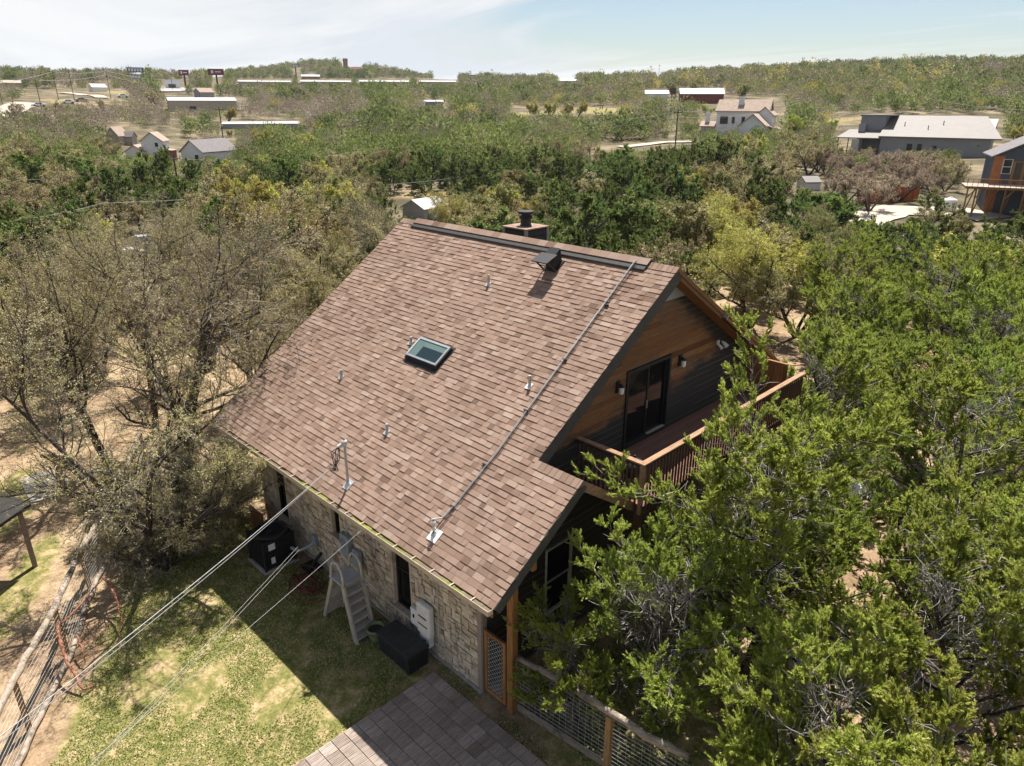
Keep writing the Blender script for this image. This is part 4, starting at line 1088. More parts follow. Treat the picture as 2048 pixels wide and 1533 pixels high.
# ================================================================== TREES
def unit(v): return v/np.maximum(np.linalg.norm(v, axis=-1, keepdims=True), 1e-9)
def tubes_np(P, Rr, k):
    n, m = P.shape[:2]
    T = np.gradient(P, axis=1); T = unit(T)
    ref = np.array([.31, .57, .76]); ref /= np.linalg.norm(ref)
    X = unit(np.cross(T, ref)); Y = np.cross(T, X)
    an = np.arange(k)*2*np.pi/k
    ring = X[:, :, None, :]*np.cos(an)[None, None, :, None] + Y[:, :, None, :]*np.sin(an)[None, None, :, None]
    V = (P[:, :, None, :] + ring*Rr[:, :, None, None]).reshape(-1, 3)
    i, j, q = np.meshgrid(np.arange(n), np.arange(m-1), np.arange(k), indexing='ij')
    b = i*m*k + j*k; q2 = (q+1) % k
    F = np.stack([b+q, b+q2, b+k+q2, b+k+q], -1).reshape(-1, 4)
    return V, F
def walk(rg, st, d, L, m, wig, up):
    n = len(st); P = np.zeros((n, m, 3)); P[:, 0] = st; step = (L/(m-1))[:, None]
    for i in range(1, m):
        d = unit(d + rg.normal(0, wig, (n, 3)) + np.array([0, 0, up]))
        P[:, i] = P[:, i-1] + d*step
    return P
def grow(rg, P, Rr, kids, tr, ang, lr, m, wig, up, rr=.55, taper=.3, lfun=None):
    n, mp = P.shape[:2]
    t = rg.uniform(tr[0], tr[1], (n, kids))
    if kids > 1: t = tr[0] + (tr[1]-tr[0])*(np.arange(kids)[None]+rg.uniform(0, 1, (n, kids)))/kids
    u = t*(mp-1); i = np.minimum(u.astype(int), mp-2); f = u-i
    ii = np.arange(n)[:, None]
    st = P[ii, i]*(1-f)[..., None] + P[ii, i+1]*f[..., None]
    T = unit(P[ii, i+1]-P[ii, i]); r0 = Rr[ii, i]*(1-f)+Rr[ii, i+1]*f
    Lp = np.linalg.norm(np.diff(P, axis=1), axis=-1).sum(1)[:, None]
    L = Lp*rg.uniform(lr[0], lr[1], t.shape)*(1.15-.45*t)
    if lfun is not None: L = lfun(st, t, L)
    rnd = rg.normal(0, 1, T.shape); perp = unit(rnd - (rnd*T).sum(-1, keepdims=True)*T)
    a = rg.uniform(ang[0], ang[1], t.shape)[..., None]
    d = unit(np.cos(a)*T + np.sin(a)*perp)
    N = n*kids
    C = walk(rg, st.reshape(N, 3), d.reshape(N, 3), L.reshape(N), m, wig, up)
    R2 = (np.minimum(r0*rr, .5*r0+.05).reshape(N, 1))*np.linspace(1, taper, m)[None]
    return C, R2
def tri_leaves(rg, C, size, w, D=None, spread=1.0):
    n = len(C); d = unit(rg.normal(0, 1, (n, 3))) if D is None else unit(D+rg.normal(0, spread, (n, 3)))
    s = unit(np.cross(d, rg.normal(0, .55, (n, 3))+np.array([-.2, .3, .8]))); l = rg.uniform(.6, 1.25, (n, 1))*size
    V = np.stack([C - s*w/2*l/size, C + s*w/2*l/size, C + d*l], 1).reshape(-1, 3)
    return V, np.arange(3*n).reshape(n, 3)
class Acc:
    def __init__(s): s.V = []; s.F = []; s.m = []; s.t = []; s.n = 0; s.sm = []
    def add(s, V, F, mi, tone, smooth=False):
        s.V.append(V); s.F.append(F+s.n); s.n += len(V)
        s.m.append(np.full(len(F), mi)); s.t.append(np.broadcast_to(tone, (len(F),)).astype(float)); s.sm.append(np.full(len(F), smooth))
    def mesh(s, name, mats):
        return mesh_from(name, np.concatenate(s.V), s.F, mats, np.concatenate(s.m), np.concatenate(s.t), np.concatenate(s.sm))
def bezier_path(pts, m):
    pts = np.array(pts, float); t = np.linspace(0, len(pts)-1, m); i = np.minimum(t.astype(int), len(pts)-2); f = (t-i)[:, None]
    p0 = pts[np.maximum(i-1, 0)]; p1 = pts[i]; p2 = pts[i+1]; p3 = pts[np.minimum(i+2, len(pts)-1)]
    return .5*((2*p1)+(-p0+p2)*f+(2*p0-5*p1+4*p2-p3)*f**2+(-p0+3*p1-3*p2+p3)*f**3)

M['bark'] = pmat('bark', [(0, (.030,.024,.020)), (1, (.085,.070,.058))], nscale=9, namt=.6, rough=.95, bump=.6, bscale=25)
M['grey_bark'] = pmat('grey_bark', [(0, (.10,.085,.075)), (1, (.20,.175,.155))], nscale=7, namt=.5, rough=.95)
M['twig'] = pmat('twig', [(0, (.10,.085,.065)), (.6, (.22,.185,.145)), (1, (.38,.34,.28))], nscale=3, namt=.3, rough=.9)
M['pink_twig'] = pmat('pink_twig', [(0, (.15,.11,.085)), (.6, (.24,.18,.14)), (1, (.34,.27,.21))], nscale=1, namt=.25, rough=.9)
M['dead_twig'] = pmat('dead_twig', [(0, (.14,.125,.115)), (.6, (.27,.245,.23)), (1, (.42,.39,.37))], nscale=3, namt=.3, rough=.9)
M['bud'] = leafmat('bud_leaf', [(0, (.18,.145,.055)), (.35, (.34,.295,.115)), (.7, (.46,.41,.165)), (.9, (.55,.51,.27)), (1, (.65,.61,.46))], .4, .015, .15)
M['rust_bud'] = leafmat('rust_leaf', [(0, (.22,.155,.105)), (.5, (.38,.285,.195)), (1, (.52,.42,.30))], .25, .02, .2)
M['yellow_leaf'] = leafmat('yellow_leaf', [(0, (.20,.19,.035)), (.4, (.37,.335,.065)), (.75, (.50,.445,.10)), (1, (.60,.55,.20))], .3, .02, .2)
M['olive_leaf'] = leafmat('olive_leaf', [(0, (.14,.14,.045)), (.45, (.27,.255,.085)), (.8, (.37,.34,.13)), (1, (.47,.43,.22))], .3, .025, .2)
M['lime_leaf'] = leafmat('lime_leaf', [(0, (.16,.20,.02)), (.5, (.30,.34,.03)), (1, (.44,.46,.06))], .35, .02, .15)
M['juniper'] = leafmat('juniper_spray', [(0, (.13,.175,.032)), (.35, (.27,.335,.06)), (.7, (.39,.45,.095)), (1, (.48,.52,.16))], .5, .014, .12)
M['juniper_gold'] = leafmat('juniper_gold', [(0, (.16,.185,.03)), (.35, (.32,.35,.065)), (.7, (.45,.47,.11)), (1, (.54,.54,.19))], .5, .012, .1)
M['juniper_mid'] = leafmat('juniper_dark', [(0, (.055,.08,.024)), (.4, (.115,.155,.042)), (.75, (.185,.23,.065)), (1, (.27,.30,.105))], .5, .02, .25)

def oak(seed, H, stems=None, lean=.5, kids=(7, 7, 7, 5), leaf=(1, .035, .022), leafmat_='bud', twig='twig', ks=(9, 6, 4, 3, 3), r0=.14, up=.06, nst=3, twr=.0055):
    rg = np.random.default_rng(seed); A = Acc(); B = Acc()
    if stems is None:
        S_ = []
        for i in range(nst):
            a = rg.uniform(0, 6.283) + i*2.1; d = np.array([math.cos(a)*lean, math.sin(a)*lean, 1.0])
            p = walk(rg, np.zeros((1, 3))-np.array([0, 0, .1]), unit(d[None]), np.array([H*.85*rg.uniform(.8, 1.05)]), 14, .11, .05)
            S_.append(p[0])
    else:
        S_ = [bezier_path(s, 16) for s in stems]
    m = S_[0].shape[0]; S_ = [s if len(s) == m else bezier_path(s, m) for s in S_]
    P0 = np.stack(S_); R0 = np.linspace(1, .22, m)[None]*r0*rg.uniform(.75, 1.1, (len(S_), 1))
    V, F = tubes_np(P0, R0, ks[0]); A.add(V, F, 0, rg.random(len(F)), True)
    P1, R1 = grow(rg, P0, R0, kids[0], (.28, 1.0), (.5, 1.15), (.30, .58), 10, .16, up, .6)
    V, F = tubes_np(P1, R1, ks[1]); A.add(V, F, 0, rg.random(len(F)), True)
    P2, R2 = grow(rg, P1, R1, kids[1], (.15, 1.0), (.45, 1.2), (.32, .62), 7, .20, up, .6)
    V, F = tubes_np(P2, np.maximum(R2, twr*1.3), ks[2]); A.add(V, F, 0, rg.random(len(F)))
    P3, R3 = grow(rg, P2, R2, kids[2], (.1, 1.0), (.4, 1.2), (.35, .7), 5, .22, up*.5, .6)
    V, F = tubes_np(P3, np.clip(R3, twr*.8, twr*2.2), ks[3]); B.add(V, F, 0, np.clip(rg.normal(.5, .25, len(F)), 0, 1))
    P4 = P3
    if kids[3]:
        P4, R4 = grow(rg, P3, R3, kids[3], (.1, 1.0), (.4, 1.3), (.4, .8), 4, .25, 0, .6)
        V, F = tubes_np(P4, np.clip(R4, twr*.5, twr), 3); B.add(V, F, 0, np.clip(rg.normal(.5, .28, len(F)), 0, 1))
    nl = int(leaf[0]*len(P4))
    if nl:
        i = rg.integers(0, len(P4), nl); t = rg.uniform(.2, 1, nl)*(P4.shape[1]-1); j = np.minimum(t.astype(int), P4.shape[1]-2); f = (t-j)[:, None]
        C = P4[i, j]*(1-f)+P4[i, j+1]*f + rg.normal(0, leaf[1]*.6, (nl, 3))
        V, F = tri_leaves(rg, C, leaf[1], leaf[2])
        g1 = rg.normal(0, .16, len(P1)); src = (i*len(P1)//len(P4))
        B.add(V, F, 1, np.clip(.5+g1[np.minimum(src, len(P1)-1)]+rg.normal(0, .2, nl), 0, 1))
    return A, B, (M['bark'], M[twig], M[leafmat_])

def juniper(seed, H, Rad, limbs=24, sub=8, plum=6, blades=50, bl=.085, bw=.020, pl=.34, leafmat_='juniper', dead=900, ks=(9, 6, 4), tilt=.3, stemfrac=.8, low=.12, r0=.13, subl=(.20, .42)):
    rg = np.random.default_rng(seed); A = Acc(); B = Acc()
    d0 = unit(np.array([[rg.normal(0, .12), rg.normal(0, .12), 1.0]]))
    P0 = walk(rg, np.array([[0, 0, -.15]]), d0, np.array([H*stemfrac+.15]), 14, .07, .04)
    R0 = np.linspace(1, .2, 14)[None]*r0
    V, F = tubes_np(P0, R0, ks[0]); A.add(V, F, 0, rg.random(len(F)), True)
    lob = rg.uniform(.72, 1.12, 9)
    def lf(st, t, L):
        h = np.clip(st[..., 2]/H, 0, 1)
        pr = np.sqrt(np.clip(1-((h-.34)/.70)**2, .04, 1))
        return Rad*pr*rg.uniform(.62, 1.08, t.shape)*lob[rg.integers(0, 9, t.shape)]
    P1, R1 = grow(rg, P0, R0, limbs, (low, 1.0), (.85, 1.35), (1, 1), 9, .10, .055, .5, .25, lf)
    V, F = tubes_np(P1, R1, ks[1]); A.add(V, F, 0, rg.random(len(F)), True)
    P2, R2 = grow(rg, P1, R1, sub, (.30, 1.0), (.35, 1.1), subl, 5, .16, .10, .6)
    V, F = tubes_np(P2, np.maximum(R2, .004), ks[2]); A.add(V, F, 1, np.clip(rg.normal(.45, .2, len(F)), 0, 1))
    # feathery plumes on the outer wood
    n2 = len(P2); np_ = n2*plum
    i = np.repeat(np.arange(n2), plum); t = rg.uniform(.30, 1.0, np_)*(P2.shape[1]-1); j = np.minimum(t.astype(int), P2.shape[1]-2); f = (t-j)[:, None]
    st = P2[i, j]*(1-f)+P2[i, j+1]*f; T = unit(P2[i, j+1]-P2[i, j])
    d = unit(T*.9+rg.normal(0, .5, (np_, 3))+np.array([0, 0, tilt]))
    L = pl*rg.uniform(.55, 1.2, np_)
    ctone = np.clip(.48+np.repeat(rg.normal(0, .10, n2), plum)+np.repeat(np.repeat(rg.normal(0, .07, len(P1)), sub), plum)+rg.normal(0, .08, np_), 0, 1)
    nb = np_*blades; pi = np.repeat(np.arange(np_), blades)
    s = rg.uniform(0, 1, nb)**.85
    ax = d[pi]; base = st[pi]+ax*(s*L[pi])[:, None]
    rn = rg.normal(0, 1, (nb, 3)); pe = unit(rn-(rn*ax).sum(-1, keepdims=True)*ax)
    bd = unit(ax+pe*(.95-.55*s)[:, None]); sd = unit(np.cross(bd, rg.normal(0, .45, (nb, 3))+pe*.35+np.array([-.18, .3, .8])))
    ll = (bl*(1.15-.6*s)*rg.uniform(.7, 1.3, nb))[:, None]
    V = np.stack([base-sd*bw/2, base+sd*bw/2, base+bd*ll], 1).reshape(-1, 3)
    B.add(V, np.arange(3*nb).reshape(nb, 3), 0, np.clip(ctone[pi]+.22*(s-.5)+rg.normal(0, .10, nb), 0, 1))
    if dead:
        i = rg.integers(0, len(P1), dead); t = rg.uniform(.08, .75, dead)*(P1.shape[1]-1); j = np.minimum(t.astype(int), P1.shape[1]-2); f = (t-j)[:, None]
        st = P1[i, j]*(1-f)+P1[i, j+1]*f
        Pd = walk(rg, st, unit(rg.normal(0, 1, (dead, 3))+unit(P1[i, j+1]-P1[i, j])*.8), rg.uniform(.2, .8, dead), 4, .3, -.03)
        V, F = tubes_np(Pd, np.linspace(.009, .003, 4)[None]*np.ones((dead, 1)), 3); A.add(V, F, 1, np.clip(rg.normal(.6, .25, len(F)), 0, 1))
    return A, B, (M['bark'], M['dead_twig'], M[leafmat_])

def near_meshes(name, spec, kind):
    A, B, mt = spec
    if kind == 'oak': return A.mesh(name+'_trunk', [mt[0], mt[1]]), B.mesh(name+'_crown', [mt[1], mt[2]])
    return A.mesh(name+'_trunk', [mt[0], mt[1]]), B.mesh(name+'_crown', [mt[2]])
def one_mesh(name, spec, kind):
    A, B, mt = spec
    if kind == 'oak':
        C_ = Acc(); C_.V = A.V+B.V; C_.F = A.F+[F+A.n for F in B.F]; C_.m = A.m+[q+1 for q in B.m]; C_.t = A.t+B.t; C_.sm = A.sm+B.sm
        return C_.mesh(name, list(mt))
    C_ = Acc(); C_.V = A.V+B.V; C_.F = A.F+[F+A.n for F in B.F]; C_.m = A.m+[q+2 for q in B.m]; C_.t = A.t+B.t; C_.sm = A.sm+B.sm
    return C_.mesh(name, list(mt))

def place_near(name, pair, cat, x, y, sc, rot, label, group=None, z=None, tilt=(0, 0)):
    e = thing(name, label, cat, (x, y, zt(x, y) if z is None else z), rot, group)
    e.rotation_euler = (tilt[0], tilt[1], rot); e.scale = (sc, sc, sc)
    link('trunk', pair[0], e); link('crown', pair[1], e)
    return e

# ---- the big bare oaks left of the house; their stems follow the surveyed leans
def stem(base, marks):
    """marks: (px, py, height) -> points relative to base"""
    b = Vector(base); out = [(0, 0, -.1)]
    for (px, py, z) in marks:
        p = GZ(px, py, z); out.append((p.x-b.x, p.y-b.y, p.z-b.z))
    return out
hero_oaks = []
def hero_oak(seed, bpx, stems_px, label, **kw):
    b = GZ(*bpx); st = [stem((b.x, b.y, 0), s) for s in stems_px]
    sp = oak(seed, 8, st, **kw); pr = near_meshes('bare_oak_%d' % seed, sp, 'oak')
    e = place_near('bare_oak', pr, 'bare tree', b.x, b.y, 1, 0, label, z=0)
    hero_oaks.append(pr); return e
KW = dict(kids=(9, 8, 7, 4), leaf=(4.5, .044, .030), r0=.15, twr=.0065)
hero_oak(301, (300, 1140), [[(280, 1100, .7), (252, 1060, 1.7), (222, 1005, 2.6), (192, 965, 3.4), (137, 915, 4.2), (60, 840, 5.2), (5, 790, 6.0)],
                            [(296, 1090, .9), (298, 1040, 2.0), (300, 960, 3.4), (330, 880, 4.6), (345, 800, 5.6)],
                            [(330, 1100, .8), (375, 1060, 1.6), (430, 1010, 2.4), (470, 960, 3.2)]], 'large many-stemmed bare oak leaning over the log fence at the lawn edge', **KW)
hero_oak(302, (372, 985), [[(374, 930, 1.2), (376, 860, 2.8), (386, 780, 4.3), (398, 711, 5.5), (411, 645, 6.5), (420, 575, 7.4), (428, 500, 8.2)],
                           [(380, 900, 1.6), (388, 800, 3.8), (415, 715, 5.2), (455, 660, 6.0), (520, 625, 6.5)],
                           [(370, 920, 1.3), (352, 830, 3.0), (330, 740, 4.6), (318, 660, 6.0)]], 'tall bare oak forking beside the far corner of the house', **KW)
hero_oak(303, (312, 860), [[(308, 800, 1.5), (298, 730, 3.2), (290, 690, 4.2), (286, 620, 5.6), (310, 560, 6.8)],
                           [(304, 790, 1.7), (290, 690, 4.0), (268, 610, 5.6), (240, 570, 6.3), (200, 550, 6.8)]], 'straight trunked bare oak with a high Y fork behind the fence', **KW)
hero_oak(304, (215, 925), [[(196, 890, .9), (170, 830, 2.4), (147, 792, 3.3), (130, 734, 4.6), (134, 690, 5.4), (120, 620, 6.6)],
                           [(180, 860, 1.6), (150, 800, 3.0), (105, 740, 4.2), (60, 690, 5.2), (40, 640, 6.0)]], 'dark leaning bare oak forking low near the brown timber post', **KW)
near_oak = [near_meshes('oak_near_%d' % s, oak(s, 7.0, lean=.55, kids=(8, 8, 7, 4), leaf=(9, .05, .034), nst=3, twr=.007), 'oak') for s in (311, 312)]
near_yel = [near_meshes('yellow_oak_%d' % s, oak(s, 6.5, lean=.6, kids=(9, 8, 8, 3), leaf=(9, .065, .042), leafmat_='yellow_leaf', nst=3, twr=.007), 'oak') for s in (321,)]
near_oli = [near_meshes('olive_oak_%d' % s, oak(s, 6.5, lean=.55, kids=(9, 8, 8, 3), leaf=(8, .06, .04), leafmat_='olive_leaf', nst=3, twr=.007), 'oak') for s in (331,)]
near_jun = [near_meshes('juniper_%d' % s[0], juniper(*s, limbs=34, sub=15, plum=10, blades=24, bl=.085, bw=.034, pl=.23, tilt=.55, subl=(.16, .36), dead=1300), 'jun') for s in ((341, 7.0, 3.3), (342, 5.4, 2.8), (343, 6.0, 2.8))]
near_jun.append(near_meshes('golden_juniper', juniper(345, 5.5, 2.8, limbs=34, sub=15, plum=10, blades=24, bl=.085, bw=.034, pl=.23, tilt=.55, subl=(.16, .36), dead=700, leafmat_='juniper_gold'), 'jun'))

brush = [near_meshes('scrub_brush_%d' % q, oak(q, 2.6, lean=1.0, kids=(9, 8, 8, 4), leaf=(3, .036, .026), nst=6, r0=.04, twr=.006, twig='dead_twig'), 'oak') for q in (351, 352)]
for k, (x_, y_, s_, lab) in enumerate([(-12.6, -1.6, 1.25, 'dense twiggy brush in front of the far stone wall corner'), (-11.3, -2.2, 1.0, 'twiggy brush under the leaning oak at the lawn edge'), (-13.4, .2, 1.1, 'twiggy brush against the far end of the house'), (-14.0, -2.0, .9, 'low brush beside the log fence under the oaks'), (-13.1, 3.5, 1.1, 'brush beside the far left roof edge')]):
    place_near('scrub_brush', brush[k % 2], 'brush', x_, y_, s_, k*1.3, lab)
rgb_ = np.random.default_rng(9)
for k in range(26):
    x_, y_ = rgb_.uniform(-36, -15), rgb_.uniform(-7, 22)
    if (x_+7.6)*.54+(y_+6.6)*.84 < 1.2 or (x_ > -20 and y_ < .5): continue
    place_near('scrub_brush', brush[k % 2], 'brush', x_, y_, rgb_.uniform(.8, 1.35), k*1.9, 'low tan brush under the bare oaks of the left thicket', 'brush under the oaks of the left thicket')
# bare oaks massed left of and behind the house
lo = [(-21.5, 5.5, 1.0), (-25.5, -.5, 1.0), (-27, 6, 1.05), (-19.0, 9.5, .95), (-29.5, 1.5, 1.0), (-24.5, 11.5, 1.05), (-17.5, -6.6, .85), (-31, -5, 1.0), (-32.5, 9.5, 1.0), (-24, 18, .95), (-17, 14.5, .95), (-34, 3.5, .95), (-36, -2.5, .9), (-27.8, 15.0, .9), (-15.2, 5.0, .80), (-23.5, -6.2, .75), (-38, 9, .9), (-29.8, 20.0, .9)]
for k, (x_, y_, s_) in enumerate(lo):
    pr = [near_oak[0], near_oak[1], hero_oaks[1], near_oli[0], near_oak[1]][k % 5]
    place_near('bare_oak', pr, 'bare tree', x_, y_, s_*(1 if pr is not hero_oaks[1] else .85), k*2.4, 'budding bare oak in the tan thicket left of the house', 'bare oaks in the thicket left of the house')
for k, (px, py, s_, pr, lab) in enumerate([(690, 575, .95, near_yel[0], 'yellow budding oak beside the far left roof edge'), (590, 560, .85, near_oli[0], 'olive budding oak behind the tan thicket near the roof'), (520, 545, .9, near_yel[0], 'pale yellow oak at the back of the tan thicket'), (930, 500, .85, near_yel[0], 'bright yellow oak just behind the ridge left of the chimney'),
        (1500, 655, 1.12, near_yel[0], 'broad golden oak right of the house gable'), (1592, 675, .98, near_oli[0], 'thin trunked olive oak right of the golden oak'), (1420, 560, 1.0, near_yel[0], 'golden oak just above the house peak'), (1640, 560, .9, near_oli[0], 'olive oak between the junipers right of the golden oak'), (1330, 540, .9, near_oli[0], 'olive oak behind the ridge right of the chimney')]):
    p = GT(px, py); place_near('budding_oak', pr, 'oak tree', p.x, p.y, s_, k*1.7, lab)

# bright junipers right of the house
hj = [  # x, y, scale, variant, rot
 (2.65, 5.25, 1.10, 0, .3, 'large bright green juniper in front of the balcony with bare grey lower twigs'),
 (.85, 1.70, .56, 1, 2.0, 'small bushy juniper over the log rail next to the porch post'),
 (1.65, 3.35, .82, 2, 4.0, 'bushy juniper in front of the lower gable window'),
 (5.5, 1.75, .90, 3, 1.1, 'yellow green juniper at the bottom edge right of the log rail'),
 (7.3, 2.4, .92, 3, 4.2, 'yellow green juniper in the bottom right corner'),
 (6.9, 5.6, .98, 2, 2.2, 'tall juniper behind the bottom right corner one'),
 (2.7, 6.9, .90, 2, 2.6, 'green juniper between the large one and the balcony far end'),
 (4.9, 8.6, .98, 1, 5.2, 'juniper directly behind the large one by the balcony'),
 (2.4, 9.9, .74, 0, 3.7, 'juniper reaching the far end of the balcony railing'),
 (8.6, 10.2, 1.05, 2, 1.9, 'juniper at the right edge of the near thicket'),
]
for (x_, y_, s_, v_, r_, lab) in hj:
    place_near('juniper', near_jun[v_], 'juniper tree', x_, y_, s_, r_, lab)
rg = np.random.default_rng(61); used = [(q[0], q[1]) for q in hj]
def near_ok(x_, y_, dmin): return all((x_-a)**2+(y_-b)**2 > dmin*dmin for a, b in used)
n = 0; tries = 0
while n < 46 and tries < 6000:
    tries += 1
    r_ = rg.uniform(17, 47); a_ = rg.uniform(.06, .68)
    x_, y_ = CAM[0]+r_*math.sin(a_+YAW), CAM[1]+r_*math.cos(a_+YAW)
    if y_ < 11.5 or x_ < -3-(y_-14)*.42 or not near_ok(x_, y_, 2.9): continue
    px, py, _ = proj((x_, y_, 0))
    if py > 640 and px < 1640 : continue
    if abs(px-1480) < 150 and 540 < py < 660: continue
    used.append((x_, y_)); n += 1
    place_near('juniper', near_jun[int(rg.integers(0, 3))], 'juniper tree', x_, y_, rg.uniform(.72, 1.0), rg.uniform(0, 6.28), 'green juniper in the crowded thicket on the right beyond the balcony', 'junipers in the thicket right of the house')
# ================================================================== VALLEY BUILDINGS
def lab_thing(name, label, cat, p, rot, group=None): return thing(name, label, cat, (p[0], p[1], float(zt(p[0], p[1]))), rot, group)
HEAD = -YAW   # rotz that turns local +x to the camera's right
M['white_metal'] = pmat('white_metal', [(0, (.36,.36,.365)), (1, (.45,.45,.455))], nscale=.6, namt=.15, rough=.5)
M['tan_wall'] = pmat('tan_wall', [(0, (.33,.28,.23)), (1, (.40,.35,.29))], nscale=.5, namt=.15, rough=.9)
M['grey_wall'] = pmat('grey_wall', [(0, (.24,.24,.25)), (1, (.31,.31,.32))], nscale=.5, namt=.15, rough=.8)
M['white_wall'] = pmat('white_wall', [(0, (.60,.60,.61)), (1, (.68,.68,.69))], nscale=.5, namt=.1, rough=.9)
M['cream_wall'] = pmat('cream_wall', [(0, (.45,.44,.41)), (1, (.52,.50,.47))], nscale=.5, namt=.12, rough=.9)
M['tan_roof'] = pmat('tan_roof', [(0, (.27,.20,.16)), (1, (.36,.28,.23))], nscale=1.2, namt=.25, rough=.95)
M['grey_roof'] = pmat('grey_roof', [(0, (.15,.14,.145)), (1, (.21,.19,.19))], nscale=1.2, namt=.25, rough=.95)
M['pale_roof'] = pmat('pale_roof', [(0, (.13,.113,.105)), (1, (.165,.145,.135))], nscale=.5, namt=.15, rough=.6)
M['metal_siding'] = pmat('metal_siding', [(0, (.17,.175,.185)), (1, (.27,.275,.285))], nscale=.5, namt=.12, rough=.55)
M['slate_siding'] = pmat('slate_siding', [(0, (.055,.065,.085)), (1, (.085,.098,.12))], nscale=.6, namt=.15, rough=.8)
M['rust_wood'] = pmat('rust_wood', [(0, (.24,.085,.035)), (1, (.36,.15,.065))], nscale=1.5, namt=.35, rough=.85)
M['red_wall'] = pmat('red_wall', [(0, (.14,.035,.03)), (1, (.20,.055,.045))], nscale=1, rough=.85)
M['dark_glass'] = glassmat('dark_glass', (.02,.025,.03,1), .1, 1.6)
M['pole_wood'] = pmat('pole_wood', [(0, (.045,.035,.03)), (1, (.09,.07,.055))], nscale=3, rough=.95)
M['maroon'] = pmat('maroon', [(0, (.13,.012,.03)), (1, (.18,.02,.045))], nscale=2, rough=.6)
M['sign_blue'] = pmat('sign_blue', [(0, (.05,.075,.11)), (1, (.08,.11,.15))], nscale=2, rough=.6)
M['sign_teal'] = pmat('sign_teal', [(0, (.01,.09,.11)), (1, (.02,.13,.15))], nscale=2, rough=.6)
M['gravel'] = pmat('gravel', [(0, (.33,.28,.23)), (1, (.44,.38,.32))], nscale=.8, namt=.2, rough=1)
M['asphalt'] = pmat('asphalt', [(0, (.26,.25,.24)), (1, (.33,.32,.31))], nscale=.6, namt=.15, rough=1)
M['brick'] = pmat('brick', [(0, (.22,.11,.07)), (1, (.30,.16,.10))], nscale=1, rough=.9)
M['car_white'] = pmat('car_white', [(0, (.65,.65,.66)), (1, (.72,.72,.73))], nscale=2, namt=.04, rough=.25)
M['car_grey'] = pmat('car_grey', [(0, (.22,.23,.25)), (1, (.26,.27,.29))], nscale=2, namt=.04, rough=.25)

SIGHT = []   # (x0, x1, ytop, ybase): keep trees from hiding these survey windows
def gable(parent, w, dpt, h, rise, wallm, roofm, ov=.4, along='x', wins=(), z0=0, x0=0, y0=0, base=-1.5):
    """gabled block, ridge along local x or y; windows: (face, u, z, w, h)"""
    m = MB(7)
    if along == 'x':
        m.prism([(x0-w/2, y0-dpt/2, z0+base), (x0-w/2, y0+dpt/2, z0+base), (x0-w/2, y0+dpt/2, z0+h), (x0-w/2, y0, z0+h+rise), (x0-w/2, y0-dpt/2, z0+h)], (w, 0, 0), 0, .5)
    else:
        m.prism([(x0-w/2, y0-dpt/2, z0+base), (x0+w/2, y0-dpt/2, z0+base), (x0+w/2, y0-dpt/2, z0+h), (x0, y0-dpt/2, z0+h+rise), (x0-w/2, y0-dpt/2, z0+h)], (0, dpt, 0), 0, .5)
    o = m.build('wall', wallm, parent)
    m = MB(8); t = .18
    if along == 'x':
        s = rise/(dpt/2)
        for sg in (-1, 1):
            e = y0+sg*(dpt/2+ov); ze = z0+h-s*ov
            m.prism([(x0-w/2-ov, e, ze+.02), (x0+w/2+ov, e, ze+.02), (x0+w/2+ov, y0, z0+h+rise+.02), (x0-w/2-ov, y0, z0+h+rise+.02)], (0, 0, t), 0, .5)
    else:
        s = rise/(w/2)
        for sg in (-1, 1):
            e = x0+sg*(w/2+ov); ze = z0+h-s*ov
            m.prism([(e, y0-dpt/2-ov, ze+.02), (e, y0+dpt/2+ov, ze+.02), (x0, y0+dpt/2+ov, z0+h+rise+.02), (x0, y0-dpt/2-ov, z0+h+rise+.02)], (0, 0, t), 0, .5)
    m.build('roof', roofm, parent)
    for (face, u, z, ww, hh) in wins: window(parent, face, u, z, ww, hh, w, dpt, x0, y0, z0)
    return o
def window(parent, face, u, z, ww, hh, w, dpt, x0=0, y0=0, z0=0, fm='white_wall', gm='dark_glass'):
    m = MB(9); f = MB(10)
    if face == 'front':
        y = y0-dpt/2; a = x0+u
        f.box(a-ww/2-.1, a+ww/2+.1, y-.06, y-.002, z0+z-.1, z0+z+hh+.1, 0); m.box(a-ww/2, a+ww/2, y-.10, y-.062, z0+z, z0+z+hh, 0)
    else:
        x = x0+w/2 if face == 'right' else x0-w/2; sg = 1 if face == 'right' else -1; a = y0+u
        f.box(min(x+sg*.002, x+sg*.06), max(x+sg*.002, x+sg*.06), a-ww/2-.1, a+ww/2+.1, z0+z-.1, z0+z+hh+.1, 0); m.box(min(x+sg*.062, x+sg*.1), max(x+sg*.062, x+sg*.1), a-ww/2, a+ww/2, z0+z, z0+z+hh, 0)
    o = f.build('window', M[fm], parent); m.build('pane', M[gm], o)

def facing(p, extra=0): # rotation so that local -y looks at the camera
    return math.atan2(p[0]-CAM[0], p[1]-CAM[1])*-1+extra

# four storage sheds in a row on the far ridge
for k, (xa, xb, lab) in enumerate([(475, 582, 'first'), (600, 702, 'second'), (718, 818, 'third'), (835, 914, 'fourth')]):
    p = GT((xa+xb)/2, 171); r_ = math.hypot(p.x-CAM[0], p.y-CAM[1]); w = (xb-xa)/F2048*r_*.93
    t = lab_thing('storage_building', '%s from the left of four long white roofed storage buildings on the ridge' % lab, 'building', p, facing(p), 'white roofed storage buildings on the far ridge')
    gable(t, w, 10, 3.2, 1.2, M['tan_wall'], M['white_metal'], ov=.3)
    m = MB(11)
    SIGHT.append((xa-4, xb+4, 158, 172))
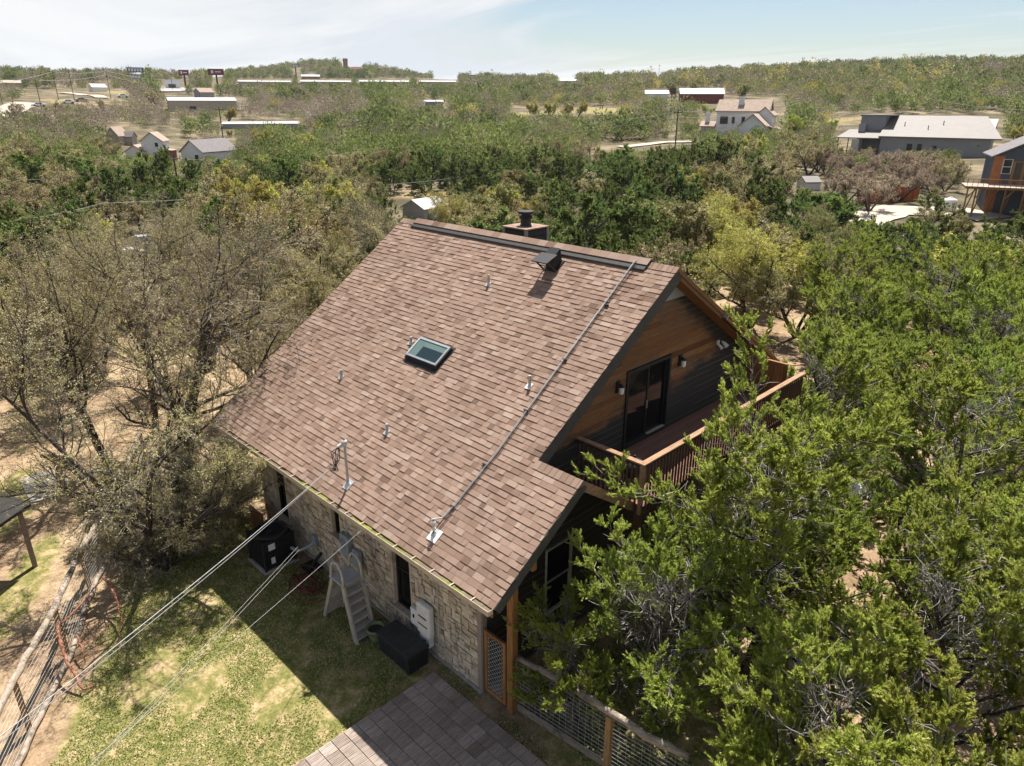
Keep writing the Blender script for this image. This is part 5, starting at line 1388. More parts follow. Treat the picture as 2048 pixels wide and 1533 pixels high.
# grey metal workshop with a white porch
p = GT(412, 222); r_ = math.hypot(p.x-CAM[0], p.y-CAM[1]); w = 152/F2048*r_
t = lab_thing('metal_workshop', 'long grey metal workshop with white roof and white framed porch at its right end', 'building', p, facing(p, .10))
gable(t, w, 12, 4.2, 1.3, M['tan_wall'], M['white_metal'], ov=.3, wins=[('front', -5, .6, 3.2, 1.4)])
m = MB(12)
for q in (0, 1.9, 3.6): m.box(w/2+.8+q, w/2+1.05+q, -6.5, -6.2, -1, 3.6-.2*q, 0); m.box(w/2+.8+q, w/2+1.05+q, -2.5, -2.2, -1, 3.4-.2*q, 0)
m.prism([(w/2+.5, -6.8, 3.4), (w/2+5, -6.8, 2.6), (w/2+5, -2, 2.6), (w/2+.5, -2, 3.4)], (0, 0, .12), 0)
m.build('porch', M['white_wall'], t)
SIGHT.append((330, 497, 194, 222))
# long white roof among the trees
p = GT(520, 256); r_ = math.hypot(p.x-CAM[0], p.y-CAM[1]); w = 146/F2048*r_
t = lab_thing('long_barn', 'long building with plain white metal roof half hidden by trees', 'building', p, facing(p, -.05)); gable(t, w, 9, 2.6, 1.0, M['grey_wall'], M['white_metal'], ov=.3); SIGHT.append((440, 600, 240, 256))
p = GT(408, 196); t = lab_thing('small_house', 'small pale house with grey hip roof on the far left slope', 'house', p, facing(p, .5)); gable(t, 11, 9, 3.0, 2.2, M['grey_wall'], M['tan_roof'], along='x'); SIGHT.append((385, 432, 178, 196))
# houses on the left
p = GT(305, 321); t = lab_thing('white_house', 'two storey white house with tan roof and a lower white wing on its left', 'house', p, facing(p, -.35))
gable(t, 7.5, 7, 4.9, 2.0, M['white_wall'], M['tan_roof'], along='y', x0=1.2, wins=[('front', 1.6, 3.5, 1.1, 1.0)])
gable(t, 6.5, 6, 2.4, 1.5, M['white_wall'], M['tan_roof'], along='y', x0=-4.6, y0=-2.2)
m = MB(13); m.box(4.9, 7.4, -3.2, 2.5, -1, 2.6, 0, .4); m.prism([(4.8, -3.8, 2.8), (7.9, -3.8, 2.5), (7.9, 2.8, 2.5), (4.8, 2.8, 2.8)], (0, 0, .12), 1); m.build('porch', [M['brick'], M['tan_roof']], t)
t.scale = (.88,.88,.88); SIGHT.append((245, 358, 262, 318))
p = GT(425, 326); t = lab_thing('white_house', 'white single storey house with grey shingle roof behind a dark juniper', 'house', p, facing(p, -.75))
gable(t, 8, 14, 3.0, 2.6, M['white_wall'], M['grey_roof'], along='y', wins=[('front', 1.7, .5, 1.3, 1.8)]); gable(t, 9, 6, 2.7, 1.8, M['white_wall'], M['grey_roof'], along='x', x0=-6, y0=3); t.scale = (.85,.85,.85); SIGHT.append((357, 478, 276, 322))
p = GT(240, 290); t = lab_thing('brown_house', 'low tan house with pinkish roof left of the white two storey house', 'house', p, facing(p, -.6))
gable(t, 8, 10, 2.6, 2.4, M['tan_wall'], M['tan_roof'], along='y'); gable(t, 8, 5, 2.3, 1.3, M['tan_wall'], M['grey_roof'], along='x', x0=5, y0=3); t.scale = (.85,.85,.85); SIGHT.append((208, 280, 253, 284))
# little shed behind the ridge
p = GT(848, 436); t = lab_thing('garden_shed', 'small grey shed with bright white roof just beyond the house ridge', 'shed', p, facing(p, -.75))
gable(t, 4.6, 5.4, 1.9, 1.2, M['grey_wall'], M['white_metal'], along='y', ov=.3); SIGHT.append((800, 902, 392, 436))
# red barn and white roofs upper right
p = GT(1405, 206); t = lab_thing('red_barn', 'red barn with bright white metal roof among oaks on the upper right', 'barn', p, facing(p, .1)); gable(t, 16, 9, 3.4, 2.0, M['red_wall'], M['white_metal'], ov=.3); SIGHT.append((1355, 1452, 176, 203))
p = GT(1312, 198); t = lab_thing('low_barn', 'low white roofed shed left of the red barn', 'shed', p, facing(p, .1)); gable(t, 10, 6, 2.0, 1.3, M['white_wall'], M['white_metal'], ov=.3); SIGHT.append((1288, 1338, 180, 196))
p = GT(868, 213); t = lab_thing('flat_shed', 'small flat white roof among junipers in the middle distance', 'shed', p, facing(p)); gable(t, 7, 5, 1.6, .5, M['grey_wall'], M['white_metal'], ov=.3); SIGHT.append((845, 895, 200, 212))
p = GT(1135, 168); t = lab_thing('flat_shed', 'tiny white roof near the skyline right of centre', 'shed', p, facing(p)); gable(t, 14, 8, 2.0, 1.2, M['white_wall'], M['white_metal'], ov=.3); SIGHT.append((1115, 1152, 158, 166))
# big white house
p = GT(1484, 284); r_ = math.hypot(p.x-CAM[0], p.y-CAM[1]); k_ = r_/F2048
t = lab_thing('white_villa', 'large white two storey house with tan hipped roofs and white chimneys', 'house', p, facing(p, -.15)); s = k_
def X(px): return (px-1484)*s
gable(t, 128*s-20*s, 8, 5.9, 2.0, M['white_wall'], M['tan_roof'], along='x', x0=X(1482), y0=4, wins=[('front', X(1445)-X(1482), 3.4, 17*s, 1.5), ('front', X(1465)-X(1482), 3.5, 6*s, 1.3), ('front', X(1486)-X(1482), 3.6, 7*s, 1.2), ('front', X(1504)-X(1482), 3.7, 10*s, .9)])
gable(t, 34*s, 8, 5.2, 1.4, M['white_wall'], M['tan_roof'], along='y', x0=X(1530), y0=3.5)
gable(t, 52*s, 9, 3.3, 2.0, M['white_wall'], M['tan_roof'], along='y', x0=X(1517), y0=-4.5, wins=[('front', .6, 1.3, .7, 1.5), ('front', 1.5, 1.3, .7, 1.5), ('front', 2.4, 1.3, .7, 1.5)])
gable(t, 26*s, 5, 2.9, .8, M['grey_wall'], M['tan_roof'], along='x', x0=X(1410), y0=2)
m = MB(14); m.box(X(1402), X(1411), 1.2, 2.2, 0, 5.6, 0); m.build('chimney', M['white_wall'], t)
m = MB(14); m.box(X(1470), X(1481), 2.0, 3.0, 0, 8.5, 0); m.box(X(1469), X(1482), 1.9, 3.1, 8.501, 8.7, 0); m.build('chimney', M['white_wall'], t)
m = MB(15); m.prism([(X(1545), -4, 3.0), (X(1570), -4, 2.5), (X(1570), 3, 2.5), (X(1545), 3, 3.0)], (0, 0, .15), 0); m.box(X(1566), X(1567), -3.9, -3.7, -1, 2.5, 1); m.box(X(1566), X(1567), 2, 2.3, -1, 2.5, 1); m.build('carport', [M['tan_roof'], M['pole_wood']], t)
SIGHT.append((1398, 1568, 192, 272))
# modern grey house with mono-pitch roof
p = GT(1835, 312); r_ = math.hypot(p.x-CAM[0], p.y-CAM[1]); s = r_/F2048
t = lab_thing('modern_house', 'modern grey metal clad house with wide pale single slope roof and covered deck', 'house', p, facing(p, -.12))
def X(px): return (px-1835)*s
H1, H2 = 3.1, 6.0
m = MB(16); m.prism([(X(1762), -4, -2), (X(1762), 8, -2), (X(1762), 8, H2), (X(1762), -4, H1)], (X(1985)-X(1762), 0, 0), 0, .6)
for q in np.arange(-3.8, 8, .45): m.box(X(1762)-.05, X(1762)-.002, q, q+.08, -1, H1+(q+4)/12*(H2-H1)-.1, 0, .0)
m.build('wall', M['metal_siding'], t)
m = MB(17); m.prism([(X(1757), -4.7, H1-.12), (X(2006), -4.7, H1-.12), (X(1962), 8.5, H2+.16), (X(1757), 8.5, H2+.16)], (0, 0, .22), 0, .6); m.build('roof', M['pale_roof'], t)
m = MB(18); m.box(X(1703), X(1758), 1, 7, -2, 6.3, 0, .5); m.box(X(1700), X(1776), .8, 8.2, 6.301, 6.5, 1, .4); m.box(X(1703), X(1718), -.6, .6, -3, 5.0, 0, .9); m.build('tower_block', [M['metal_siding'], M['grey_roof']], t)
m = MB(19); m.prism([(X(1664), -4.6, 2.7), (X(1761)-.08, -4.6, 2.7), (X(1761)-.08, 1, 3.9), (X(1680), 1, 3.9)], (0, 0, .16), 0, .7); m.build('porch_roof', M['pale_roof'], t)
m = MB(21)
for q in (1667, 1690, 1722): m.box(X(q), X(q)+.2, -4.4, -4.2, -3.2, 2.69, 0)
m.box(X(1667), X(1761)-.1, -4.5, 1, -.35, -.15, 1); m.box(X(1667), X(1761)-.1, -4.45, -4.40, .6, .7, 0)
for q in range(12): m.box(X(1669)+q*.55, X(1669)+q*.55+.05, -4.45, -4.40, -.15, .6, 0)
m.box(X(1700), X(1716), -4.9, -4.0, -3.5, 2.6, 2); m.box(X(1722), X(1760)-.1, 1.01, 1.1, -.1, 2.7, 3)
m.build('deck', [M['pole_wood'], M['gravel'], M['cream_wall'], M['rust_wood']], t)
for (px, z, ww, hh) in ((1826, .1, 1.2, 2.0), (1847, .4, 1.0, 1.7), (1878, .6, .9, 1.3)): window(t, 'front', X(px)-X(1873), z, ww, hh, X(1985)-X(1762), 12, X(1873), 2, fm='metal_siding')
window(t, 'left', -1.5, .6, 1.4, 1.4, X(1985)-X(1762), 12, X(1873), 2, fm='metal_siding')
m = MB(22)
for (px, yy) in ((1800, 2), (1853, 0), (1880, 3)): m.cyl((X(px), yy, H1+(yy+4.7)/13.2*3.2), .12, .7, 8, 0)
m.build('vent_pipe', M['galv'], t)
SIGHT.append((1664, 2008, 228, 300))
# blue and rust cabin at the right edge with its tall timber deck
p = GT(2035, 432); r_ = math.hypot(p.x-CAM[0], p.y-CAM[1]); s = r_/F2048
t = lab_thing('slate_cabin', 'slate blue and rust coloured cabin with tall timber deck at the right edge', 'house', p, facing(p, .18))
def X(px): return (px-2035)*s
def Zp(py): return (432-py)*s
zd = Zp(372)
m = MB(23); m.prism([(X(1972), 1.5, -.5), (X(2110), 1.5, -.5), (X(2110), 1.5, Zp(262)), (X(2075), 1.5, Zp(270)), (X(1972), 1.5, Zp(318))], (0, 9, 0), 0, .5); m.build('wall', M['slate_siding'], t)
m = MB(24); m.box(X(1971), X(1992), 1.42, 1.497, -.5, Zp(316), 0); m.build('rust_panel', M['rust_wood'], t)
m = MB(25); m.prism([(X(1964), .6, Zp(319)), (X(2078), .6, Zp(266)), (X(2078), 11, Zp(266)), (X(1964), 11, Zp(319))], (0, 0, .18), 0); m.build('roof', M['grey_roof'], t)
for a_, b_ in ((1992, 2008), (2038, 2060)):
    m = MB(26); m.box(X(a_)-.1, X(b_)+.1, 1.40, 1.495, Zp(351), Zp(322), 0); o = m.build('window', M['white_wall'], t); m = MB(27); m.box(X(a_), X(b_), 1.36, 1.398, Zp(350), Zp(337)-.05, 0); m.box(X(a_), X(b_), 1.36, 1.398, Zp(337)+.05, Zp(323), 0); m.build('pane', M['dark_glass'], o)
m = MB(28); m.box(X(2010), X(2036), 1.41, 1.495, zd, Zp(326), 0); m.box(X(2016), X(2030), 1.37, 1.409, zd+.05, Zp(328), 1); m.build('door', [M['post_wood'], M['dark_glass']], t)
m = MB(29); m.box(X(1918), X(2100), -4.2, 1.35, zd-.32, zd-.02, 0); m.box(X(1916), X(2100), -4.3, 1.35, zd-.019, zd+.03, 1)
for px in (1921, 1938, 1965, 1995, 2030):
    m.box(X(px), X(px)+.2, -4.0, -3.8, -1.5, zd-.321, 0); m.beam((X(px)+.1, -3.9, zd-1.6), (X(px)+1.2, -3.9, zd-.34), .12, .14, 0); m.beam((X(px)+.1, -3.9, .2), (X(px)+1.3, -2.0, zd-.4), .12, .14, 0)
m.build('deck', [M['cedar'], M['gravel']], t)
m = MB(33)
for k in range(14): m.box(X(1918)+k*.72, X(1918)+k*.72+.06, -4.26, -4.20, zd+.031, zd+.98, 0)
m.box(X(1918), X(2100), -4.3, -4.16, zd+.981, zd+1.06, 0)
for k in range(6): m.box(X(1918), X(2100), -4.24, -4.22, zd+.14+k*.14, zd+.16+k*.14, 0)
m.build('railing', M['rust_wood'], t)
SIGHT.append((1915, 2060, 285, 425))
p = GT(1896, 424); t = lab_thing('water_tank', 'round white water tank beside the timber deck', 'water tank', p, 0)
m = MB(34); m.lathe((0,0,-.3), [(1.15,0),(1.15,1.7),(1.0,1.9),(.25,2.1),(.2,2.2),(0,2.2)], 20, 0); m.build('tank_body', M['white_plastic'], t, smooth=False); SIGHT.append((1878, 1918, 392, 420))
a, b = GT(1712, 408), GT(1838, 402); n_ = (b-a).normalized(); m = MB(35)
for k in range(int((b-a).length/.16)):
    q = a+n_*(k*.16); z = float(zt(q.x, q.y)); m.beam((q.x, q.y, z-.2), (q.x, q.y, z+1.7), .15, .025, 0)
o = m.build('board_fence', M['rust_wood'], None); tag(o, 'rust coloured board fence behind the bare pinkish trees', 'fence'); SIGHT.append((1712, 1838, 380, 408))
p = GT(1618, 378); t = lab_thing('garden_shed', 'pale roofed shed half hidden by a grey bare tree on the right', 'shed', p, facing(p, .5)); gable(t, 3.6, 4.2, 1.3, .9, M['white_wall'], M['pale_roof'], along='x', ov=.2); SIGHT.append((1590, 1645, 352, 374))
# parked vehicle and container glimpsed through the left thicket
p = GT(292, 500); t = lab_thing('cargo_box', 'grey box container seen over the left thicket', 'container', p, facing(p, .3)); m = MB(36); m.box(-1.35, 1.35, -.9, .9, .1, 1.65, 0)
for k in range(9): m.box(-1.3+k*.29, -1.2+k*.29, -.93, -.902, .2, 1.55, 0)
m.build('container_body', M['grey_plastic'], t); SIGHT.append((268, 320, 465, 497))
def car(p, rot, label, matn, group=None, sc=1.0):
    t = lab_thing('parked_car', label, 'car', p, rot, group)
    m = MB(37); L = 2.2
    prof = [(-2.2,.35),(-2.25,.75),(-2.1,.92),(-1.35,1.0),(-.85,1.42),(.75,1.45),(1.35,1.02),(2.05,.88),(2.25,.7),(2.2,.35)]
    m.prism([(x_, -.85, z_) for x_, z_ in prof], (0, 1.7, 0), 0); m.build('body', M[matn], t, bevel=.06)
    m = MB(38)
    m.prism([(-1.22, -.862, 1.02), (-.8, -.862, 1.36), (.68, -.862, 1.38), (1.15, -.862, 1.03)], (0, 1.724, 0), 0); m.build('side_window', M['dark_glass'], t)
    for sx in (-1.35, 1.35):
        for sy in (-.8, .8):
            m = MB(39); m.tube([(sx, sy-.1, .33), (sx, sy+.1, .33)], .33, 14, 0); m.build('wheel', M['rubber'], t)
    t.scale = (sc, sc, sc); return t
p = GT(250, 515); car(p, facing(p, .2), 'white car glimpsed through the left thicket beside the grey container', 'car_white'); SIGHT.append((215, 300, 492, 512))
for (px, py, lab, mt) in ((78, 214, 'white car parked leftmost beside the far left road', 'car_white'), (137, 208, 'white car parked in the middle on the far left grass', 'car_white'), (163, 204, 'grey car parked rightmost on the far left grass', 'car_grey'), (246, 196, 'white car beside the far meadow on the left', 'car_white')):
    p = GT(px, py); car(p, facing(p, .15), lab, mt, 'cars parked on the far left grass'); SIGHT.append((px-12, px+12, py-8, py+1))
p = GT(212, 184); t = lab_thing('white_barn', 'white round roofed barn behind the far left meadow', 'barn', p, facing(p, .4)); gable(t, 16, 10, 3.0, 2.2, M['white_wall'], M['white_metal']); SIGHT.append((175, 216, 166, 186))
p = GT(25, 174); t = lab_thing('long_barn', 'long pale roof at the far left edge below the skyline', 'barn', p, facing(p)); gable(t, 28, 10, 2.4, 1.8, M['tan_wall'], M['gravel']); SIGHT.append((0, 46, 160, 174))
p = GT(345, 178); t = lab_thing('shop_building', 'small white flat roofed shop beside the far pale car park', 'building', p, facing(p)); m = MB(44); m.box(-5, 5, -4, 4, -1, 4.2, 0); m.box(-5.3, 5.3, -4.3, 4.3, 4.201, 4.6, 0); m.box(-3, 2, -4.05, -4.002, .5, 2.4, 1); m.build('wall', [M['white_wall'], M['dark_glass']], t); SIGHT.append((325, 372, 160, 190))
# flat pale ground: roads and drives laid on the terrain
def strip(name, marks, w, matn, dz=.05):
    P = [GT(px, py) for px, py in marks]; V = []; F = []
    Q_ = []
    for i in range(len(P)-1):
        n_ = max(2, int((P[i+1]-P[i]).length/4))
        Q_ += [P[i].lerp(P[i+1], k/n_) for k in range(n_)]
    Q_.append(P[-1])
    for i, q in enumerate(Q_):
        d = (Q_[min(i+1, len(Q_)-1)]-Q_[max(i-1, 0)]); d.z = 0; d.normalize(); nn = Vector((-d.y, d.x, 0))
        for s_ in (-1, 1):
            e = q+nn*(w/2*s_); V.append((e.x, e.y, float(zt(e.x, e.y))+dz))
    m = MB(45); m.add(V, [(2*i, 2*i+1, 2*i+3, 2*i+2) for i in range(len(Q_)-1)], 0, .6)
    o = m.build(name, M[matn], None); tag(o, kind='structure')
strip('road', [(-30, 236), (30, 216), (60, 207)], 9, 'gravel', .3)
strip('path', [(120, 186), (160, 190), (205, 197)], 5, 'gravel', .3)
strip('car_park', [(318, 186), (350, 176)], 26, 'asphalt', .4)
strip('drive', [(1240, 296), (1330, 286), (1400, 284)], 4, 'gravel', .2)
strip('gravel_drive', [(1700, 452), (1740, 436), (1790, 422), (1930, 428), (1990, 440)], 5.0, 'gravel', .15)
for q in ((1200, 1395, 284, 298), (1690, 1800, 418, 452), (120, 210, 184, 197), (0, 60, 205, 222), (318, 356, 174, 186), (790, 905, 418, 440), (1020, 1240, 214, 232), (40, 260, 178, 214), (1925, 2000, 425, 440)): SIGHT.append(q)
# utility poles
M_pole = M['pole_wood']; POLES = {}
def pole(px, py, ytop, lab, arm=1.6, tr=False):
    p = GT(px, py); d = math.hypot(p.x-CAM[0], p.y-CAM[1]); h = (py-ytop)/F2048*math.sqrt(d*d)*1.0
    t = lab_thing('utility_pole', lab, 'utility pole', p, facing(p, .3), 'wooden utility poles in the valley')
    w = max(.13, .28/F2048*d*2.2*.5)
    m = MB(46); m.tube([(0,0,-.8), (0,0,h)], [w, w*.7], 8, 0); m.build('post', M_pole, t)
    m = MB(47); m.beam((-arm/2, -.15, h-.5), (arm/2, -.15, h-.5), .12, .14, 0)
    for q in (-.45, 0, .45): m.cyl((arm*q, -.15, h-.42), .05, .2, 6, 0)
    m.build('crossarm', M_pole, t)
    if tr: m = MB(48); m.cyl((-.45, -.3, h-2.6), .33, 1.2, 12, 0); m.build('transformer', M['galv'], t)
    SIGHT.append((px-5, px+5, ytop, py-.35*(py-ytop)))
    POLES[px] = Vector((p.x, p.y, p.z+h-.4)); return POLES[px]
for (px, py, yt, lab, tr) in [(5, 210, 168, 'far left pole beside the pale road', 0), (85, 226, 176, 'tall leaning pole near the leftmost parked car', 0), (117, 200, 157, 'thin pole at the left end of the far meadow', 0), (150, 206, 157, 'thin pole right of the pair on the far meadow', 0), (222, 198, 160, 'pole beside the white round roofed barn', 0),
        (359, 388, 322, 'dark short pole in the junipers below the left white houses', 0), (448, 290, 228, 'dark pole in front of the long white roof', 0), (687, 315, 257, 'dark pole in the trees left of centre', 0), (1348, 322, 232, 'tall dark pole with lamp arm left of the white villa', 0), (1340, 232, 188, 'grey pole beside the low barn on the right', 0), (1178, 345, 298, 'pole carrying a grey transformer in the dark juniper belt', 1), (1316, 172, 137, 'thin mast on the skyline left of the red barn', 0), (118, 300, 268, 'short dark pole in the brush left of the brown house', 0), (346, 182, 155, 'pole beside the white shop', 0)]:
    pole(px, py, yt, lab, tr=bool(tr))
M['cable_grey'] = pmat('cable_grey', [(0, (.30,.29,.28)), (1, (.36,.35,.34))], nscale=1, rough=.7)
def wire(pts, lab, r, sag=.6):
    m = MB(49); r *= .8
    for a, b in zip(pts[:-1], pts[1:]): sagline(m, a, b, sag, r, 14)
    o = m.build('overhead_wire', M['cable_grey'], None); tag(o, lab, 'wire', 'overhead wires across the valley')
def off(px, py, d): # point at distance d along a survey ray
    v = ray(px, py); return Vector(CAM+v*(d/np.linalg.norm(v)))
up_ = Vector((0,0,.0)); P359 = POLES[359]
r0 = math.hypot(P359.x-CAM[0], P359.y-CAM[1])
wire([off(-60, 448, r0*.60), off(203, 407, r0*.66), off(640, 372, r0*.8), off(900, 357, r0*.9), POLES[1178]], 'lowest wire sagging left to right above the dark junipers', .025, .3)
wire([off(-60, 362, r0*.9), P359+Vector((.4,0,0)), off(700, 305, r0*1.15), POLES[1178]+Vector((0,0,.3))], 'wire from the left edge through the short dark pole to the transformer pole', .022, .8)
wire([off(-60, 338, r0*1.1), off(260, 325, r0*1.15), P359+Vector((-.4,0,0))], 'upper wire at the left edge above the brush', .02, .4)
wire([off(660, 300, 210), off(960, 268, 190), POLES[1348]-Vector((0,0,.8)), off(1600, 205, 200)], 'wire passing the lamp pole left of the white villa', .03, 1.2)
wire([off(900, 262, 210), POLES[1348], off(1640, 190, 260)], 'upper wire through the lamp pole left of the white villa', .03, 1.2)
wire([off(-60, 190, 290), POLES[85], POLES[222], off(330, 172, 420)], 'pale wires along the far left road', .07, .8)
wire([off(-60, 172, 300), POLES[117], POLES[222]+Vector((0,0,1.5)), off(330, 160, 420)], 'upper pale wires along the far left road', .07, .8)
wire([off(1850, 196, 240), off(2120, 222, 200)], 'wire crossing the wooded slope at the upper right', .04, .8)
# hoardings, sign and tower on the skyline
def board(px, y0, y1, x0, x1, gnd, lab, mats, two=False):
    p = GT(px, gnd); d = math.hypot(p.x-CAM[0], p.y-CAM[1]); s = d/F2048
    t = lab_thing('billboard', lab, 'billboard', p, facing(p, .0))
    zb, z1 = (gnd-y1)*s, (gnd-y0)*s; w = (x1-x0)*s
    m = MB(51); m.tube([(0,0,-2), (0,0,zb+.2)], .5, 8, 0); m.build('post', M['pole_wood'], t)
    panels = [(zb, z1)] if not two else [(zb+(z1-zb)*.58, z1), (zb, zb+(z1-zb)*.42)]
    for k, (a, b) in enumerate(panels):
        m = MB(52); m.box(-w/2, w/2, -.5, .5, a, b, 0); o = m.build('panel', M[mats[k]], t)
        m = MB(53); h = b-a
        if mats[k] == 'maroon': m.box(-w*.30, -w*.16, -.56, -.502, a+h*.3, a+h*.75, 0); m.box(-w*.05, w*.3, -.56, -.502, a+h*.45, a+h*.6, 0)
        else:
            for q in range(5): m.box(-w*.42+q*w*.17, -w*.42+q*w*.17+w*.12, -.56, -.502, a+h*.2, a+h*.8, 0)
        m.build('marking', M['white_wall'], o)
    SIGHT.append((x0, x1, y0, gnd-2))
board(276, 144, 162, 264, 289, 172, 'double decker grey blue billboard at the far left skyline', ['sign_blue', 'slate_siding'], True)
board(372, 148, 157, 365, 381, 176, 'small maroon billboard with white mark on the skyline', ['maroon'])
board(436, 146, 156, 423, 449, 176, 'large maroon billboard with white mark on the skyline', ['maroon'])
board(593, 135, 139, 587, 601, 158, 'dark oval signboard on a tall post at the foot of the tower hill', ['slate_siding'])
board(945, 153, 160, 940, 950, 168, 'small teal sign on the skyline right of the storage buildings', ['sign_teal'])
p = GT(691, 141); d = math.hypot(p.x-CAM[0], p.y-CAM[1]); s = d/F2048
t = lab_thing('stone_tower', 'square brown stone tower with open crown on the far hilltop', 'tower', p, facing(p, .3)); w = 9*s; h = 24*s
m = MB(54); m.box(-w/2, w/2, -w/2, w/2, -4, h*.74, 0); m.box(-w*.56, w*.56, -w*.56, w*.56, h*.741, h*.79, 0)
for sx in (-1, 0, 1):
    for sy in (-1, 1): m.box(sx*w*.42-w*.1, sx*w*.42+w*.1, sy*w*.42-w*.1, sy*w*.42+w*.1, h*.791, h*.97, 0)
m.build('shaft', M['brick'], t); SIGHT.append((684, 699, 117, 138))
p = GT(712, 144); t = lab_thing('hill_house', 'small house with red roof beside the stone tower', 'house', p, facing(p)); gable(t, 14, 9, 2.5, 2.5, M['cream_wall'], M['red_wall']); SIGHT.append((700, 725, 133, 143))
p = GT(615, 158); t = lab_thing('hill_lodge', 'low white roofed lodge at the left foot of the tower hill', 'building', p, facing(p)); gable(t, 24, 9, 2.2, 1.6, M['brick'], M['white_metal']); SIGHT.append((600, 632, 149, 157))
# split rail fence by the drive
a, b = GT(1372, 303), GT(1402, 300); m = MB(55); n_ = 6
for k in range(n_+1): q = a.lerp(b, k/n_); z = float(zt(q.x, q.y)); m.box(q.x-.07, q.x+.07, q.y-.07, q.y+.07, z-.3, z+1.2, 0)
for h_ in (.5, 1.0): m.beam((a.x, a.y, float(zt(a.x, a.y))+h_), (b.x, b.y, float(zt(b.x, b.y))+h_), .06, .12, 0)
o = m.build('rail_fence', M['grey_wood'], None); tag(o, 'short split rail fence beside the drive below the white villa', 'fence')


# bring each building to its surveyed width and height
def fit(t, x0, x1, ytop):
    for _ in range(4):
        bpy.context.view_layer.update(); P = []
        for c in [t]+list(t.children_recursive):
            if c.type == 'MESH' and len(c.data.vertices):
                co = np.empty(len(c.data.vertices)*3, np.float32); c.data.vertices.foreach_get('co', co)
                A_ = np.array(c.matrix_world); P.append(co.reshape(-1, 3) @ A_[:3, :3].T+A_[:3, 3])
        P = np.concatenate(P); D = P-CAM; z_ = D @ _f; X_ = 1024+F2048*(D @ _r)/z_; Y_ = 766.5-F2048*(D @ _u)/z_
        k = (x1-x0)/(X_.max()-X_.min()); b = proj(tuple(t.location))
        kz = (b[1]-ytop)/max(b[1]-Y_.min(), 1); t.scale = (t.scale[0]*k, t.scale[1]*k, t.scale[2]*kz)
        dx = ((x0+x1)-(X_.max()+X_.min()))/2/F2048*b[2]
        t.location.x += _r[0]*dx; t.location.y += _r[1]*dx; t.location.z = float(zt(t.location.x, t.location.y))
OB = bpy.data.objects
for nm, a_, b_, c_ in (('storage_building', 475, 582, 161), ('storage_building.001', 600, 702, 161), ('storage_building.002', 718, 818, 161), ('storage_building.003', 835, 912, 161.5), ('metal_workshop', 332, 495, 195), ('long_barn', 442, 598, 243), ('small_house', 386, 430, 176),
        ('white_house', 247, 357, 263), ('white_house.001', 357, 478, 276), ('brown_house', 210, 278, 253), ('garden_shed', 799, 900, 392), ('red_barn', 1356, 1450, 177), ('white_villa', 1398, 1568, 193), ('modern_house', 1665, 2005, 229), ('slate_cabin', 1917, 2150, 255), ('water_tank', 1880, 1916, 394),
        ('cargo_box', 268, 318, 467), ('parked_car', 212, 300, 494), ('stone_tower', 685, 697, 117), ('hill_house', 702, 722, 134), ('hill_lodge', 602, 640, 149.5), ('white_barn', 176, 216, 168), ('long_barn.001', -30, 45, 160), ('shop_building', 328, 362, 160), ('garden_shed.001', 1590, 1645, 352)):
    fit(OB[nm], a_, b_, c_)

# ================================================================== VALLEY TREES
mid_jun = [one_mesh('juniper_mid_%d' % k, juniper(400+k, 5.0, 2.8+.25*(k % 3), limbs=20, sub=8, plum=7, blades=12, bl=.20, bw=.10, pl=.42, leafmat_='juniper_mid', dead=60, ks=(6, 4, 3), tilt=.6, low=.03, stemfrac=.85, subl=(.2, .4)), 'jun') for k in range(5)]
mid_bare = [one_mesh('bare_mid_%d' % k, oak(420+k, 5.2, lean=.6, kids=(8, 7, 6, 3), leaf=(3.0, .10, .065), leafmat_='rust_bud' if k == 3 else 'bud', twig='pink_twig', ks=(6, 4, 3, 3, 3), nst=3, twr=.016, r0=.15), 'oak') for k in range(4)]
mid_yel = [one_mesh('budding_mid_%d' % k, oak(440+k, 5.2, lean=.6, kids=(8, 7, 6, 2), leaf=(8.0, .14, .09), leafmat_=['olive_leaf', 'yellow_leaf', 'lime_leaf'][k], twig='twig', ks=(6, 4, 3, 3, 3), nst=3, twr=.016, r0=.15), 'oak') for k in range(3)]
